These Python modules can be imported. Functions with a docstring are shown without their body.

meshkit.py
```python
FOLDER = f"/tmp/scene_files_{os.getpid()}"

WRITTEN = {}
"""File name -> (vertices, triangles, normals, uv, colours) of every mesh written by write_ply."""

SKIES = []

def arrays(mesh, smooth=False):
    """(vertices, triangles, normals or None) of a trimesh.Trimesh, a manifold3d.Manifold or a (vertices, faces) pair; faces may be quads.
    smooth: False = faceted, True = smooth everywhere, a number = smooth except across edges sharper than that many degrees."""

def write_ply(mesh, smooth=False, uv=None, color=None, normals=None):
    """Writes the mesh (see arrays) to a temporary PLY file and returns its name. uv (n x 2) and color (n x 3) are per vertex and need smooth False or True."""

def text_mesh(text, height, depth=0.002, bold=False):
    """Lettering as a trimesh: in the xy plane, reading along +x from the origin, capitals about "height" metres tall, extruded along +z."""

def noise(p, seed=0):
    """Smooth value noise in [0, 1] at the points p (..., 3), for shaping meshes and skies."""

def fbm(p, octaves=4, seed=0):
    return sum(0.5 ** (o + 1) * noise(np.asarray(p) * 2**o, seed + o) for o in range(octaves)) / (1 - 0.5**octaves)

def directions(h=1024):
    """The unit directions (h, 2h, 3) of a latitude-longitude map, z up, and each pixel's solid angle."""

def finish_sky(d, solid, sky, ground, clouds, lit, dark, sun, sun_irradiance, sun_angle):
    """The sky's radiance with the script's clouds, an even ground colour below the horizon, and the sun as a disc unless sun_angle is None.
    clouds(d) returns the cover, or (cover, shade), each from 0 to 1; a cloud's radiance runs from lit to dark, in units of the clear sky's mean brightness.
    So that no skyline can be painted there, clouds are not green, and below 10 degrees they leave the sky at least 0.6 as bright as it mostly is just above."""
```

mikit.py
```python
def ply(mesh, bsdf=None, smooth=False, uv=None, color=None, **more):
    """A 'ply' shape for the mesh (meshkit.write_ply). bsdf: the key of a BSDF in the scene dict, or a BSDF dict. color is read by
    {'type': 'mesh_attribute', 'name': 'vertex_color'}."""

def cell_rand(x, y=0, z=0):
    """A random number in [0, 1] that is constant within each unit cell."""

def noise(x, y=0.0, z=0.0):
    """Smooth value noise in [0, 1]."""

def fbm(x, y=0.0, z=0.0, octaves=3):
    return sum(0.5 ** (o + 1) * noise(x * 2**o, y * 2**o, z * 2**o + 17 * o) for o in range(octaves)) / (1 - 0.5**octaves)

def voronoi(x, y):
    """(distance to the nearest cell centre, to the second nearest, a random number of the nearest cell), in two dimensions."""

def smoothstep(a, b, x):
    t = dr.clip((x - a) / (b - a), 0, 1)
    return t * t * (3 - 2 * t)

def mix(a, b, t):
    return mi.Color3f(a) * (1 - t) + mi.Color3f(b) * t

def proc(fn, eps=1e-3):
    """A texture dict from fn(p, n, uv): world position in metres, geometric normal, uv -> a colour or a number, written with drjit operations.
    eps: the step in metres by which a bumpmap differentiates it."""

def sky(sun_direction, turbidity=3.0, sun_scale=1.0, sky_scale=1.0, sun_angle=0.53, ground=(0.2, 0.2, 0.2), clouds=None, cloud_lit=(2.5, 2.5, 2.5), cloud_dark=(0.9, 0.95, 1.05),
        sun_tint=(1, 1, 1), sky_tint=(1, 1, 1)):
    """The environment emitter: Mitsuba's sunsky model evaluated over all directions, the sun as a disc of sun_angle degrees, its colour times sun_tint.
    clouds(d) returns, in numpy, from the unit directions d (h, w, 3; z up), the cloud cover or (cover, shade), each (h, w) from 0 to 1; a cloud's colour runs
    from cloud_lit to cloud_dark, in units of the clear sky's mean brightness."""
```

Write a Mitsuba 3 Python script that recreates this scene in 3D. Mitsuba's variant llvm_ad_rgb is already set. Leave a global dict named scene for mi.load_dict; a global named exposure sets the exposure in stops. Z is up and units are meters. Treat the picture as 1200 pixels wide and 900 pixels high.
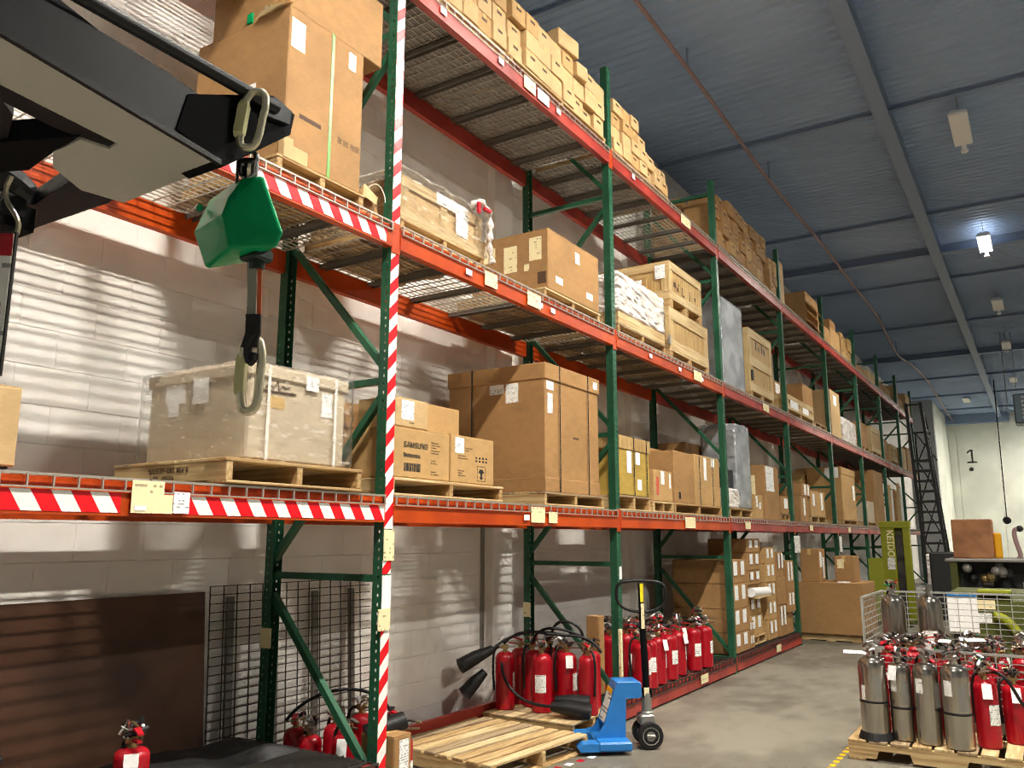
import math, random
import numpy as np, trimesh, manifold3d, drjit as dr, mitsuba as mi, mikit, meshkit
from mikit import noise, fbm, smoothstep, mix, cell_rand
from shapely.geometry import Polygon, Point
from scipy.spatial import ConvexHull
T = mi.ScalarTransform4f
R = random.Random(7)
scene, labels, _n = {}, {}, {}

# ------------------------------------------------------------------ camera, light, exposure
CAM = np.array([3.2047, -3.6547, 1.548])
FWD = np.array([-0.52821, 0.82907, 0.18342])
scene['camera'] = {'type': 'perspective', 'fov': 63.63, 'fov_axis': 'x', 'near_clip': 0.05, 'far_clip': 200.0,
                   'to_world': T().look_at(origin=CAM.tolist(), target=(CAM + FWD).tolist(), up=[0, 0, 1])}
exposure = 0.95
LAMP = [500.0, 470.0, 415.0]
def pw(k): return [v * k for v in LAMP]
# lamps are built further down: (x, y, lit radiance or None)
LAMPS = [(2.78, -2.0, pw(1.05)), (2.78, 3.0, pw(.8)), (2.78, 7.95, None), (2.78, 13.0, pw(.42)), (2.78, 17.8, None), (2.78, 22.6, None),
         (2.78, 28.6, None), (8.2, 2.0, pw(.7)), (8.2, 12.0, pw(.35)), (8.2, 25.0, pw(.35)), (5.5, 35.0, pw(1.6))]
H = 7.1                                                     # ceiling

# ------------------------------------------------------------------ materials
def lin(r, g, b):
    return [((c / 255) / 12.92 if c < 10.3 else ((c / 255 + 0.055) / 1.055) ** 2.4) for c in (r, g, b)]
def mat(key, color, rough=0.6, metallic=0.0, fn=None, spec=0.4, bump=None, **kw):
    base = mikit.proc(fn) if fn else {'type': 'rgb', 'value': lin(*color)}
    b = {'type': 'principled', 'base_color': base, 'roughness': rough, 'metallic': metallic, 'specular': spec, **kw}
    if bump:
        b = {'type': 'bumpmap', 'arbitrary': mikit.proc(bump[0], bump[2] if len(bump) > 2 else 1e-3), 'scale': bump[1], 'bsdf': b}
    scene[key] = {'type': 'twosided', 'bsdf': b}
    return key
def blotch(c1, c2, s, oct=3, sy=None, sz=None):
    a, b = lin(*c1), lin(*c2)
    return lambda p, n, uv: mix(a, b, smoothstep(0.3, 0.7, fbm(p.x * s, p.y * (sy or s), p.z * (sz or s), oct)))
def card_fn(c, dark):
    a, b = lin(*c), lin(*[v * dark for v in c])
    def f(p, n, uv):
        t = 0.55 * fbm(p.x * 3, p.y * 3, p.z * 3, 3) + 0.25 * noise(p.x * 60, p.y * 60, p.z * 240) + 0.2 * noise(p.x * 25, p.y * 25, p.z * 25)
        return mix(a, b, smoothstep(0.25, 0.8, t))
    return f
CARD = [mat('m_card_tan', 0, 0.75, fn=card_fn((188, 150, 98), 0.88)), mat('m_card_brown', 0, 0.75, fn=card_fn((166, 126, 80), 0.88)),
        mat('m_card_pale', 0, 0.75, fn=card_fn((200, 168, 120), 0.9)), mat('m_card_grey', 0, 0.75, fn=card_fn((198, 182, 156), 0.92))]
def wood_fn(c1, c2, axis):
    a, b = [v * .74 for v in lin(*c1)], [v * .74 for v in lin(*c2)]
    def f(p, n, uv):
        q = [p.x, p.y, p.z]
        s = [70.0, 70.0, 70.0]; s[axis] = 3.0
        g = 0.7 * noise(q[0] * s[0], q[1] * s[1], q[2] * s[2]) + 0.3 * noise(q[0] * s[0] * 3, q[1] * s[1] * 3, q[2] * s[2] * 3)
        w = fbm(q[0] * 3, q[1] * 3, q[2] * 3, 2)
        return mix(a, b, smoothstep(0.3, 0.75, 0.7 * g + 0.3 * w))
    return f
WY = [mat('m_wood_y', 0, 0.7, fn=wood_fn((216, 184, 132), (170, 132, 84), 1)), mat('m_wood_y_pale', 0, 0.7, fn=wood_fn((232, 208, 160), (196, 160, 108), 1)),
      mat('m_wood_y_grey', 0, 0.7, fn=wood_fn((190, 166, 130), (140, 112, 80), 1))]
WX = [mat('m_wood_x', 0, 0.7, fn=wood_fn((206, 172, 118), (160, 120, 74), 0)), mat('m_wood_x_pale', 0, 0.7, fn=wood_fn((226, 198, 146), (186, 148, 98), 0))]
WZ = mat('m_wood_z', 0, 0.7, fn=wood_fn((222, 194, 140), (186, 150, 98), 2))
mat('m_ply', 0, 0.65, fn=wood_fn((212, 178, 118), (176, 136, 80), 2))
mat('m_darkboard', 0, 0.5, fn=blotch((84, 56, 40), (62, 40, 28), 2.5, 4))
mat('m_wall', 0, 0.65, fn=blotch((232, 229, 222), (218, 213, 204), 2.2, 4))
mat('m_block', 0, 0.6, fn=blotch((240, 238, 233), (230, 227, 220), 3.0, 3))
mat('m_mortar', (228, 224, 217), 0.7)
mat('m_panel', 0, 0.6, fn=blotch((226, 228, 216), (208, 210, 198), 0.8, 4))
mat('m_greywall', (150, 152, 154), 0.7)
def floor_fn(p, n, uv):
    a, b = lin(134, 129, 116), lin(108, 103, 92)
    t = 0.65 * fbm(p.x * 0.9, p.y * 0.9, 0.0, 4) + 0.35 * fbm(p.x * 7, p.y * 4, 3.0, 3)
    stain = smoothstep(0.62, 0.8, fbm(p.x * 1.7 + 9, p.y * 1.1 + 4, 7.0, 3))
    return mix(mix(a, b, smoothstep(0.3, 0.7, t)), lin(88, 84, 75), 0.5 * stain)
mat('m_floor', 0, 0.42, fn=floor_fn, spec=0.45, bump=(lambda p, n, uv: fbm(p.x * 30, p.y * 30, 1.0, 2), 0.0006))
mat('m_ceiling', 0, 0.55, fn=blotch((154, 176, 206), (138, 160, 190), 0.5, 4))
mat('m_ceiling_beam', (130, 148, 174), 0.5)
mat('m_green', 0, 0.4, fn=blotch((38, 88, 62), (30, 76, 54), 4, 3))
mat('m_orange', 0, 0.38, fn=blotch((186, 70, 16), (168, 58, 14), 3, 3))
mat('m_redbeam', 0, 0.42, fn=blotch((168, 62, 50), (144, 48, 42), 3, 3))
mat('m_connector', (176, 62, 24), 0.4)
mat('m_galv', (150, 148, 142), 0.45, 0.6)
mat('m_channel', (120, 116, 110), 0.5, 0.3)
mat('m_wire', (176, 170, 158), 0.4, 0.5)
mat('m_wire_dark', (62, 58, 54), 0.5, 0.3)
mat('m_wire_bright', (196, 196, 188), 0.35, 0.6)
def stripes(sgn, period):
    red, white = lin(222, 24, 34), lin(240, 238, 232)
    def f(p, n, uv):
        s = (p.y + sgn * p.z * (1.0 if sgn < 0 else 0.62)) / period
        fr = s - dr.floor(s)
        return mix(red, white, dr.select(fr > 0.5, mi.Float(1), mi.Float(0)))
    return f
mat('m_tape_post', 0, 0.35, fn=stripes(-1.0, 0.153))
mat('m_tape_beam', 0, 0.35, fn=stripes(1.0, 0.155))
def print_fn(base, ink, lines, words, lo):
    a, b = lin(*base), lin(*ink)
    def f(p, n, uv):
        row = dr.floor(p.z * lines)
        fr = p.z * lines - row
        on = (fr > 0.35) & (fr < 0.8) & (cell_rand(dr.floor((p.y + p.x) * words), row, 3.0) > lo) & (cell_rand(row, 5.0, 1.0) > 0.3)
        return mix(a, b, dr.select(on, mi.Float(1), mi.Float(0)))
    return f
mat('m_label', 0, 0.5, fn=print_fn((240, 240, 236), (150, 150, 154), 70, 110, 0.55))
mat('m_label_big', 0, 0.5, fn=print_fn((232, 230, 222), (120, 120, 126), 40, 60, 0.6))
mat('m_cream', 0, 0.55, fn=print_fn((236, 222, 176), (176, 160, 124), 40, 70, 0.8))
mat('m_white', (240, 240, 238), 0.5)
mat('m_ink', (40, 38, 38), 0.6)
mat('m_ink_brown', (84, 60, 44), 0.7)
mat('m_tape_clear', (204, 170, 112), 0.25)
mat('m_strap_black', (30, 29, 30), 0.4)
mat('m_strap_green', (96, 150, 60), 0.35)
mat('m_strap_white', (232, 230, 222), 0.4)
mat('m_red', (164, 10, 28), 0.3, spec=0.5, clearcoat=0.3, clearcoat_gloss=0.8)
mat('m_red_dull', (176, 20, 36), 0.4)
mat('m_steel', (178, 172, 162), 0.17, 0.98)
mat('m_chrome', (206, 204, 198), 0.15, 1.0)
mat('m_brass', (178, 156, 110), 0.3, 0.9)
mat('m_rubber', (24, 24, 25), 0.5)
mat('m_black', (20, 20, 22), 0.4)
mat('m_blackmetal', (14, 15, 18), 0.6, spec=0.08)
mat('m_truckface', (30, 33, 38), 0.42, spec=0.35)
mat('m_truckunder', (186, 182, 172), 0.55)
mat('m_srl', (0, 146, 88), 0.3, spec=0.15, clearcoat=0.12, clearcoat_gloss=0.95)
mat('m_srl_dark', (20, 40, 32), 0.4)
mat('m_gate', (206, 202, 146), 0.35, 0.3)
mat('m_hook', (220, 212, 182), 0.28, 0.75)
mat('m_orange_strap', (210, 96, 50), 0.6)
mat('m_sleeve', (150, 148, 136), 0.3)
mat('m_jackblue', (40, 118, 190), 0.35, spec=0.5)
mat('m_yellow', (238, 216, 40), 0.4)
mat('m_amber', (240, 176, 20), 0.45)
mat('m_olive', (138, 142, 30), 0.45)
mat('m_olive_dark', (74, 78, 30), 0.5)
mat('m_stair', (38, 40, 40), 0.5)
mat('m_machine', 0, 0.55, fn=blotch((72, 68, 62), (40, 38, 36), 6, 4))
mat('m_rust', 0, 0.7, fn=blotch((182, 128, 88), (150, 100, 66), 4, 4))
mat('m_pipe', (160, 132, 132), 0.5)
mat('m_heater', (96, 112, 122), 0.4, 0.3)
mat('m_lamp', (232, 236, 240), 0.4)
mat('m_silverwrap', 0, 0.22, 0.55, fn=blotch((196, 200, 204), (164, 168, 174), 5, 3), bump=(lambda p, n, uv: fbm(p.x * 14, p.y * 14, p.z * 22, 3), 0.03, 3e-3))
mat('m_whitewrap', 0, 0.25, 0.0, fn=blotch((238, 232, 226), (206, 196, 186), 10, 3), spec=0.7, bump=(lambda p, n, uv: fbm(p.x * 16, p.y * 16, p.z * 26, 3), 0.03, 3e-3))
scene['m_film'] = {'type': 'blendbsdf', 'weight': mikit.proc(lambda p, n, uv: 0.03 + 0.32 * smoothstep(0.62, 0.80, fbm(p.x * 14 + p.z * 5, p.y * 14, p.z * 40, 3))),
                   'a': {'type': 'thindielectric', 'int_ior': 1.4},
                   'b': {'type': 'twosided', 'bsdf': {'type': 'principled', 'base_color': {'type': 'rgb', 'value': [0.75, 0.73, 0.69]}, 'roughness': 0.25, 'specular': 0.7}}}

# ------------------------------------------------------------------ mesh helpers
def hull(pts):
    pts = np.asarray(pts, float)
    m = trimesh.Trimesh(pts, ConvexHull(pts).simplices, process=False)
    c = pts.mean(0)
    t = m.triangles
    bad = ((t.mean(1) - c) * m.face_normals).sum(1) < 0
    m.faces[bad] = m.faces[bad][:, ::-1]
    m = trimesh.Trimesh(m.vertices, m.faces, process=True)
    return m
_bx = {}
def bx(x0, x1, y0, y1, z0, z1, b=0.0):
    """box with chamfered edges"""
    d = (round(x1 - x0, 4), round(y1 - y0, 4), round(z1 - z0, 4), b)
    if d not in _bx:
        h = np.array(d[:3]) / 2
        if b <= 0:
            _bx[d] = trimesh.creation.box(d[:3])
        else:
            b_ = min(b, h.min() * 0.6)
            P = []
            for s in np.ndindex(2, 2, 2):
                s = np.array(s) * 2 - 1
                for k in range(3):
                    q = s * (h - b_); q[k] = s[k] * h[k]; P.append(q)
            _bx[d] = hull(P)
    m = _bx[d].copy(); m.apply_translation([(x0 + x1) / 2, (y0 + y1) / 2, (z0 + z1) / 2]); return m
def cat(*ms):
    ms = [m for x in ms for m in (x if isinstance(x, list) else [x])]
    return trimesh.util.concatenate(ms)
def tube(pts, r, n=8, cap=True):
    p = np.asarray(pts, float); r = np.broadcast_to(np.asarray(r, float), (len(p),))
    t = np.gradient(p, axis=0); t /= np.linalg.norm(t, axis=1, keepdims=True) + 1e-12
    a = np.array([0, 0, 1.0]) if abs(t[0, 2]) < 0.9 else np.array([1.0, 0, 0])
    V = []
    for i in range(len(p)):
        a = a - t[i] * (a @ t[i]); a /= np.linalg.norm(a); b = np.cross(t[i], a)
        for k in range(n):
            th = 2 * math.pi * (k + 0.5) / n
            V.append(p[i] + r[i] * (math.cos(th) * a + math.sin(th) * b))
    F = []
    for i in range(len(p) - 1):
        for k in range(n):
            j = (k + 1) % n
            F += [[i * n + k, i * n + j, (i + 1) * n + j], [i * n + k, (i + 1) * n + j, (i + 1) * n + k]]
    if cap:
        for s, o in ((0, False), (len(p) - 1, True)):
            V.append(p[s]); c = len(V) - 1
            for k in range(n):
                j = (k + 1) % n
                F.append([c, s * n + k, s * n + j] if o else [c, s * n + j, s * n + k])
    return trimesh.Trimesh(V, F, process=False)
def spline(pts, n=24):
    from scipy.interpolate import CubicSpline
    p = np.asarray(pts, float); d = np.r_[0, np.cumsum(np.linalg.norm(np.diff(p, axis=0), axis=1))]
    return CubicSpline(d, p)(np.linspace(0, d[-1], n))
def lathe(prof, n=20, c=(0, 0, 0)):
    p = np.asarray(prof, float); V, F = [], []
    for k in range(n):
        th = 2 * math.pi * k / n
        V += [[r * math.cos(th), r * math.sin(th), z] for r, z in p]
    m = len(p)
    for k in range(n):
        j = (k + 1) % n
        for i in range(m - 1):
            F += [[k * m + i, j * m + i, j * m + i + 1], [k * m + i, j * m + i + 1, k * m + i + 1]]
    me = trimesh.Trimesh(V, F, process=False); me.apply_translation(c); return me
def cylm(p0, p1, r, n=12): return tube([p0, p1], r, n)
def prism(poly, axis, a0, a1):
    """polygon in the two other axes, extruded from a0 to a1 along axis"""
    m = trimesh.creation.extrude_polygon(Polygon(poly) if not isinstance(poly, Polygon) else poly, a1 - a0, engine='earcut')
    v = m.vertices.copy(); u, w, z = v[:, 0], v[:, 1], v[:, 2] + a0
    v2 = {0: np.c_[z, u, w], 1: np.c_[u, z, w], 2: np.c_[u, w, z]}[axis]
    f = m.faces[:, ::-1] if axis == 1 else m.faces
    return trimesh.Trimesh(v2, f, process=False)
def textm(s, h, origin, right, up, bold=True):
    """lettering standing on a surface: right x up = outward normal"""
    m = meshkit.text_mesh(s, h, 0.0012, bold)
    r, u = np.asarray(right, float), np.asarray(up, float); nrm = np.cross(r, u)
    v = m.vertices
    m.vertices = np.asarray(origin) + v[:, :1] * r + v[:, 1:2] * u + v[:, 2:3] * nrm
    return m

# ------------------------------------------------------------------ naming
def K(name, parent=None):
    base = f'{parent}__{name}' if parent else name
    k = _n.get(base, 0); _n[base] = k + 1
    return base if k == 0 else f'{base}_{k:03d}'
def info(k, label=None, cat=None, group=None, kind=None):
    d = {a: b for a, b in dict(label=label, category=cat, group=group, kind=kind).items() if b}
    if d: labels[k] = {**labels.get(k, {}), **d}
def thing(name, label, cat_, group=None):
    k = K(name); info(k, label, cat_, group); return k
def put(name, mesh, m, parent=None, label=None, cat=None, group=None, kind=None, smooth=False, M=None):
    k = K(name, parent)
    d = mesh if isinstance(mesh, dict) else mikit.ply(mesh, m, smooth=smooth)
    scene[k] = {**d, 'to_world': M} if M is not None else d
    info(k, label, cat, group, kind)
    return k
def struct(name, mesh, m, label=None, **kw): return put(name, mesh, m, label=label, kind='structure', **kw)
def ordn(i): return ['first', 'second', 'third', 'fourth', 'fifth', 'sixth', 'seventh', 'eighth', 'ninth', 'tenth', 'eleventh', 'twelfth', 'thirteenth', 'fourteenth', 'fifteenth',
                     'sixteenth', 'seventeenth', 'eighteenth', 'nineteenth', 'twentieth'][i]

# ------------------------------------------------------------------ the setting
WX0 = -1.19
struct('floor', bx(-1.6, 14, -9, 40, -0.2, 0), 'm_floor', 'bare grey concrete warehouse floor')
for i in range(2):      # dashed floor marking
    pass
wall = struct('wall_left', bx(-1.6, WX0 - 0.008, -9, 33.6, 0, H), 'm_mortar', 'long white painted block wall behind the pallet rack')
BL, BH = 0.4064, 0.2032
cells = []
for r in range(int(H / BH)):
    for c in range(-8, 60):
        y0 = c * BL + (BL / 2 if r % 2 else 0) - 0.1
        yc, zc = y0 + BL / 2, (r + 0.5) * BH
        d = np.array([WX0, yc, zc]) - CAM
        dep = d @ FWD
        if dep < 0.5: continue
        rt = np.cross(FWD, [0, 0, 1]); rt /= np.linalg.norm(rt); up = np.cross(rt, FWD)
        px, py = 600 + 967.3 * (d @ rt) / dep, 450 - 967.3 * (d @ up) / dep
        if px < -90 or px > 1100 or py < -60 or py > 960 or y0 > 17: continue
        cells.append((dep, r, y0))
cells.sort()
def block_mesh():
    h, g, b = 0.008, 0.0012, 0.0022
    V = []
    for iz, iy, x in ((g, .0006, 0.004), (g, .0006, h - b * .6), (g + b, .0016, h)):
        V += [[x, iy, iz], [x, BL - iy, iz], [x, BL - iy, BH - iz], [x, iy, BH - iz]]
    F = [[8, 9, 10], [8, 10, 11]]
    for a in (0, 4):
        for k in range(4):
            j = (k + 1) % 4
            F += [[a + k, a + j, a + 4 + j], [a + k, a + 4 + j, a + 4 + k]]
    return trimesh.Trimesh(V, F, process=False)
bm = block_mesh(); bd = mikit.ply(bm, 'm_block')
for _, r, y0 in cells[:300]:
    put('block', bd, None, wall, M=T().translate([WX0 - 0.008, y0, r * BH]))
rest = []
for _, r, y0 in cells[300:]:
    m = bm.copy(); m.apply_translation([WX0 - 0.008, y0, r * BH]); rest.append(m)
put('block_field', cat(rest), 'm_block', wall, kind='stuff')
for y in (2.96, 6.1, 9.2, 12.3, 15.4, 18.5):
    put('pilaster', bx(WX0 - 0.01, WX0 + 0.09, y - 0.17, y + 0.15, 0, H, 0.008), 'm_block', wall)
# perforated strut screwed to the wall
hol = Polygon([(0, 0), (0.041, 0), (0.041, 2.4), (0, 2.4)], [[(0.0205 + 0.007 * math.cos(a), z + 0.014 * math.sin(a)) for a in np.linspace(0, 2 * math.pi, 8, endpoint=False)] for z in np.arange(0.05, 2.38, 0.05)])
st = prism(hol, 0, 0.02, 0.023); st.apply_translation([WX0, 2.70, 0.55])
put('strut_channel', cat(st, bx(WX0, WX0 + 0.02, 2.70, 2.703, 0.55, 2.95), bx(WX0, WX0 + 0.02, 2.738, 2.741, 0.55, 2.95)), 'm_galv', label='perforated grey steel strut fixed upright on the white block wall', cat='strut')

# corrugated ceiling
def deck_profile(x0, x1, y0, y1, z):
    ys, zs = [], []
    y = y0
    while y < y1:
        for dy, dz in ((0, 0), (0.055, 0), (0.075, 0.022), (0.13, 0.022)):
            ys.append(y + dy); zs.append(z + dz)
        y += 0.15
    n = len(ys); V = [[x0, ys[i], zs[i]] for i in range(n)] + [[x1, ys[i], zs[i]] for i in range(n)]
    F = []
    for i in range(n - 1): F += [[i, i + 1, n + i + 1], [i, n + i + 1, n + i]]
    return trimesh.Trimesh(V, F, process=False)
ceil = struct('ceiling', deck_profile(-1.6, 14, -9, 40, H), 'm_ceiling', 'dark blue grey corrugated steel roof deck')
put('roof_slab', bx(-1.8, 14.2, -9.2, 40.4, H + 0.06, H + 0.2), 'm_ceiling_beam', ceil)
def ibeam(axis, a0, a1, c, z1, hh=0.3, w=0.16):
    parts = [(c - w / 2, c + w / 2, z1 - hh, z1 - hh + 0.016), (c - 0.006, c + 0.006, z1 - hh, z1), (c - w / 2, c + w / 2, z1 - 0.016, z1)]
    return cat([bx(u0, u1, a0, a1, w0, w1) if axis == 1 else bx(a0, a1, u0, u1, w0, w1) for u0, u1, w0, w1 in parts])
for x in (1.95, 8.0): put('girder', ibeam(1, -9, 39.2, x, H, 0.24, 0.18), 'm_ceiling_beam', ceil)
for y in (1.0, 13.6, 24.0): put('cross_beam', ibeam(0, -1.2, 14, y, H, 0.17), 'm_ceiling_beam', ceil)
for y in np.arange(-5.2, 38, 4.2):
    if min(abs(y - q) for q in (1.0, 13.6, 24.0)) > 0.5: put('purlin', ibeam(0, -1.2, 14, float(y), H, 0.07, 0.06), 'm_ceiling_beam', ceil)

# far end: grey return, bright jog, white panel wall with joints
struct('wall_return', bx(-1.6, -0.22, 33.6, 33.9, 0, H), 'm_greywall', 'grey end wall strip behind the black stair')
struct('wall_jog', bx(-0.42, -0.22, 33.9, 39.3, 0, H), 'm_panel', 'short bright white side wall beyond the stair')
wb = struct('wall_back', bx(-0.42, 14, 39.34, 39.6, 0, H), 'm_mortar', 'white precast panel wall at the far end of the warehouse')
px_edges = [-0.22, 0.12, 1.72, 3.3, 4.9, 6.5, 8.1, 9.7, 11.3, 12.9, 14]
for a, b in zip(px_edges[:-1], px_edges[1:]): put('wall_panel', bx(a + 0.015, b - 0.015, 39.3, 39.345, 0, H - 0.2, 0.01), 'm_panel', wb)
put('edge_girt', bx(-0.22, 2.3, 38.9, 39.3, H - 0.42, H - 0.02), 'm_ceiling_beam', wb)
put('dock_number', textm('1', 0.62, (0.40, 39.299, 4.9), (1, 0, 0), (0, 0, 1), False), 'm_ink', wb, label='tall grey painted number 1')
put('wall_bolt', lathe([(0, 0.05), (0.08, 0.05), (0.09, 0)], 12), 'm_ink', wb, M=T().translate([0.62, 39.3, 4.62]).rotate([1, 0, 0], 90))
struct('wall_right', bx(14, 14.3, -9, 40, 0, H), 'm_greywall')
struct('wall_front', bx(-1.6, 14, -9.3, -9, 0, H), 'm_greywall')

# conduit run under the ceiling
PIPE = [(0.256, -3.0), (0.256, 3.27), (0.25, 4.3), (0.246, 5.65)]
pp = spline([(0.26, -4, 6.9), (0.255, 3.2, 6.86), (0.25, 5.6, 6.84), (0.24, 8.4, 6.78), (0.235, 11.5, 6.88), (0.245, 14.6, 6.86), (0.22, 18, 6.88), (0.10, 22.2, 6.74), (0.14, 24, 6.86), (0.1, 36.2, 6.86), (0.1, 39.2, 6.86)], 90)
pk = put('sprinkler_pipe', tube(pp, 0.024, 8), 'm_pipe', label='long reddish grey pipe sagging along the dark ceiling over the rack', cat='pipe', smooth=True)
for i in range(4, 90, 7): put('hanger', bx(pp[i][0] - 0.012, pp[i][0] + 0.012, pp[i][1] - 0.012, pp[i][1] + 0.012, pp[i][2], H + 0.02), 'm_ceiling_beam', pk)

# high bay lamps
lampwords = ['nearest lit lamp over the aisle', 'second lit lamp over the aisle', 'unlit white strip lamp nearest in view, high on the dark ceiling', 'brightly glowing lamp on the dark ceiling', 'unlit white strip lamp just beyond the glowing one',
             'small unlit strip lamp before the far cross beam', 'small unlit strip lamp near the far wall and the heater', 'lit lamp over the next aisle', 'lit lamp over the next aisle, middle', 'lit lamp over the next aisle, far', 'lit lamp close to the far wall']
for (x, y, e), w in zip(LAMPS, lampwords):
    k = thing('ceiling_lamp', w, 'lamp', 'strip lamps under the ceiling')
    z = 6.80
    put('housing', hull([(x + sx * a, y + sy * b, zz) for a, b, zz in ((0.11, 0.5, z), (0.11, 0.5, z + 0.03), (0.07, 0.46, z + 0.08)) for sx in (-1, 1) for sy in (-1, 1)]), 'm_lamp', k)
    put('sensor', cat(bx(x - 0.03, x + 0.03, y + 0.5, y + 0.57, z - 0.05, z + 0.02, 0.006), lathe([(0, -0.03), (0.045, -0.025), (0.05, 0.0), (0.03, 0.02), (0, 0.02)], 12, (x, y + 0.56, z - 0.05))), 'm_lamp', k)
    for s in (-0.35, 0.35): put('hanger', cylm((x, y + s, z + 0.07), (x, y + s, H + 0.03), 0.006, 6), 'm_galv', k)
    lw = 0.05 if y < 5 and x < 4 else 0.1
    dm = trimesh.Trimesh([[x - lw, y - 0.48, z - 0.004], [x - lw, y + 0.48, z - 0.004], [x + lw, y + 0.48, z - 0.004], [x + lw, y - 0.48, z - 0.004]], [[0, 1, 2], [0, 2, 3]], process=False)
    if e:
        d = mikit.ply(dm, 'm_white'); d['emitter'] = {'type': 'area', 'radiance': {'type': 'rgb', 'value': [v * 0.1 / lw for v in e]}}
        put('diffuser', d, None, k)
        if y > 20: continue
        um = trimesh.Trimesh([[x - 0.06, y - 0.45, z + 0.084], [x + 0.06, y - 0.45, z + 0.084], [x + 0.06, y + 0.45, z + 0.084], [x - 0.06, y + 0.45, z + 0.084]], [[0, 1, 2], [0, 2, 3]], process=False)
        d = mikit.ply(um, 'm_white'); d['emitter'] = {'type': 'area', 'radiance': {'type': 'rgb', 'value': [14.0, 14.5, 15.0] if y < 10 else [4.0, 4.0, 4.0]}}
        put('uplight_diffuser', d, None, k)
    else: put('diffuser', bx(x - 0.1, x + 0.1, y - 0.48, y + 0.48, z - 0.006, z - 0.001), 'm_white', k)

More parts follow.
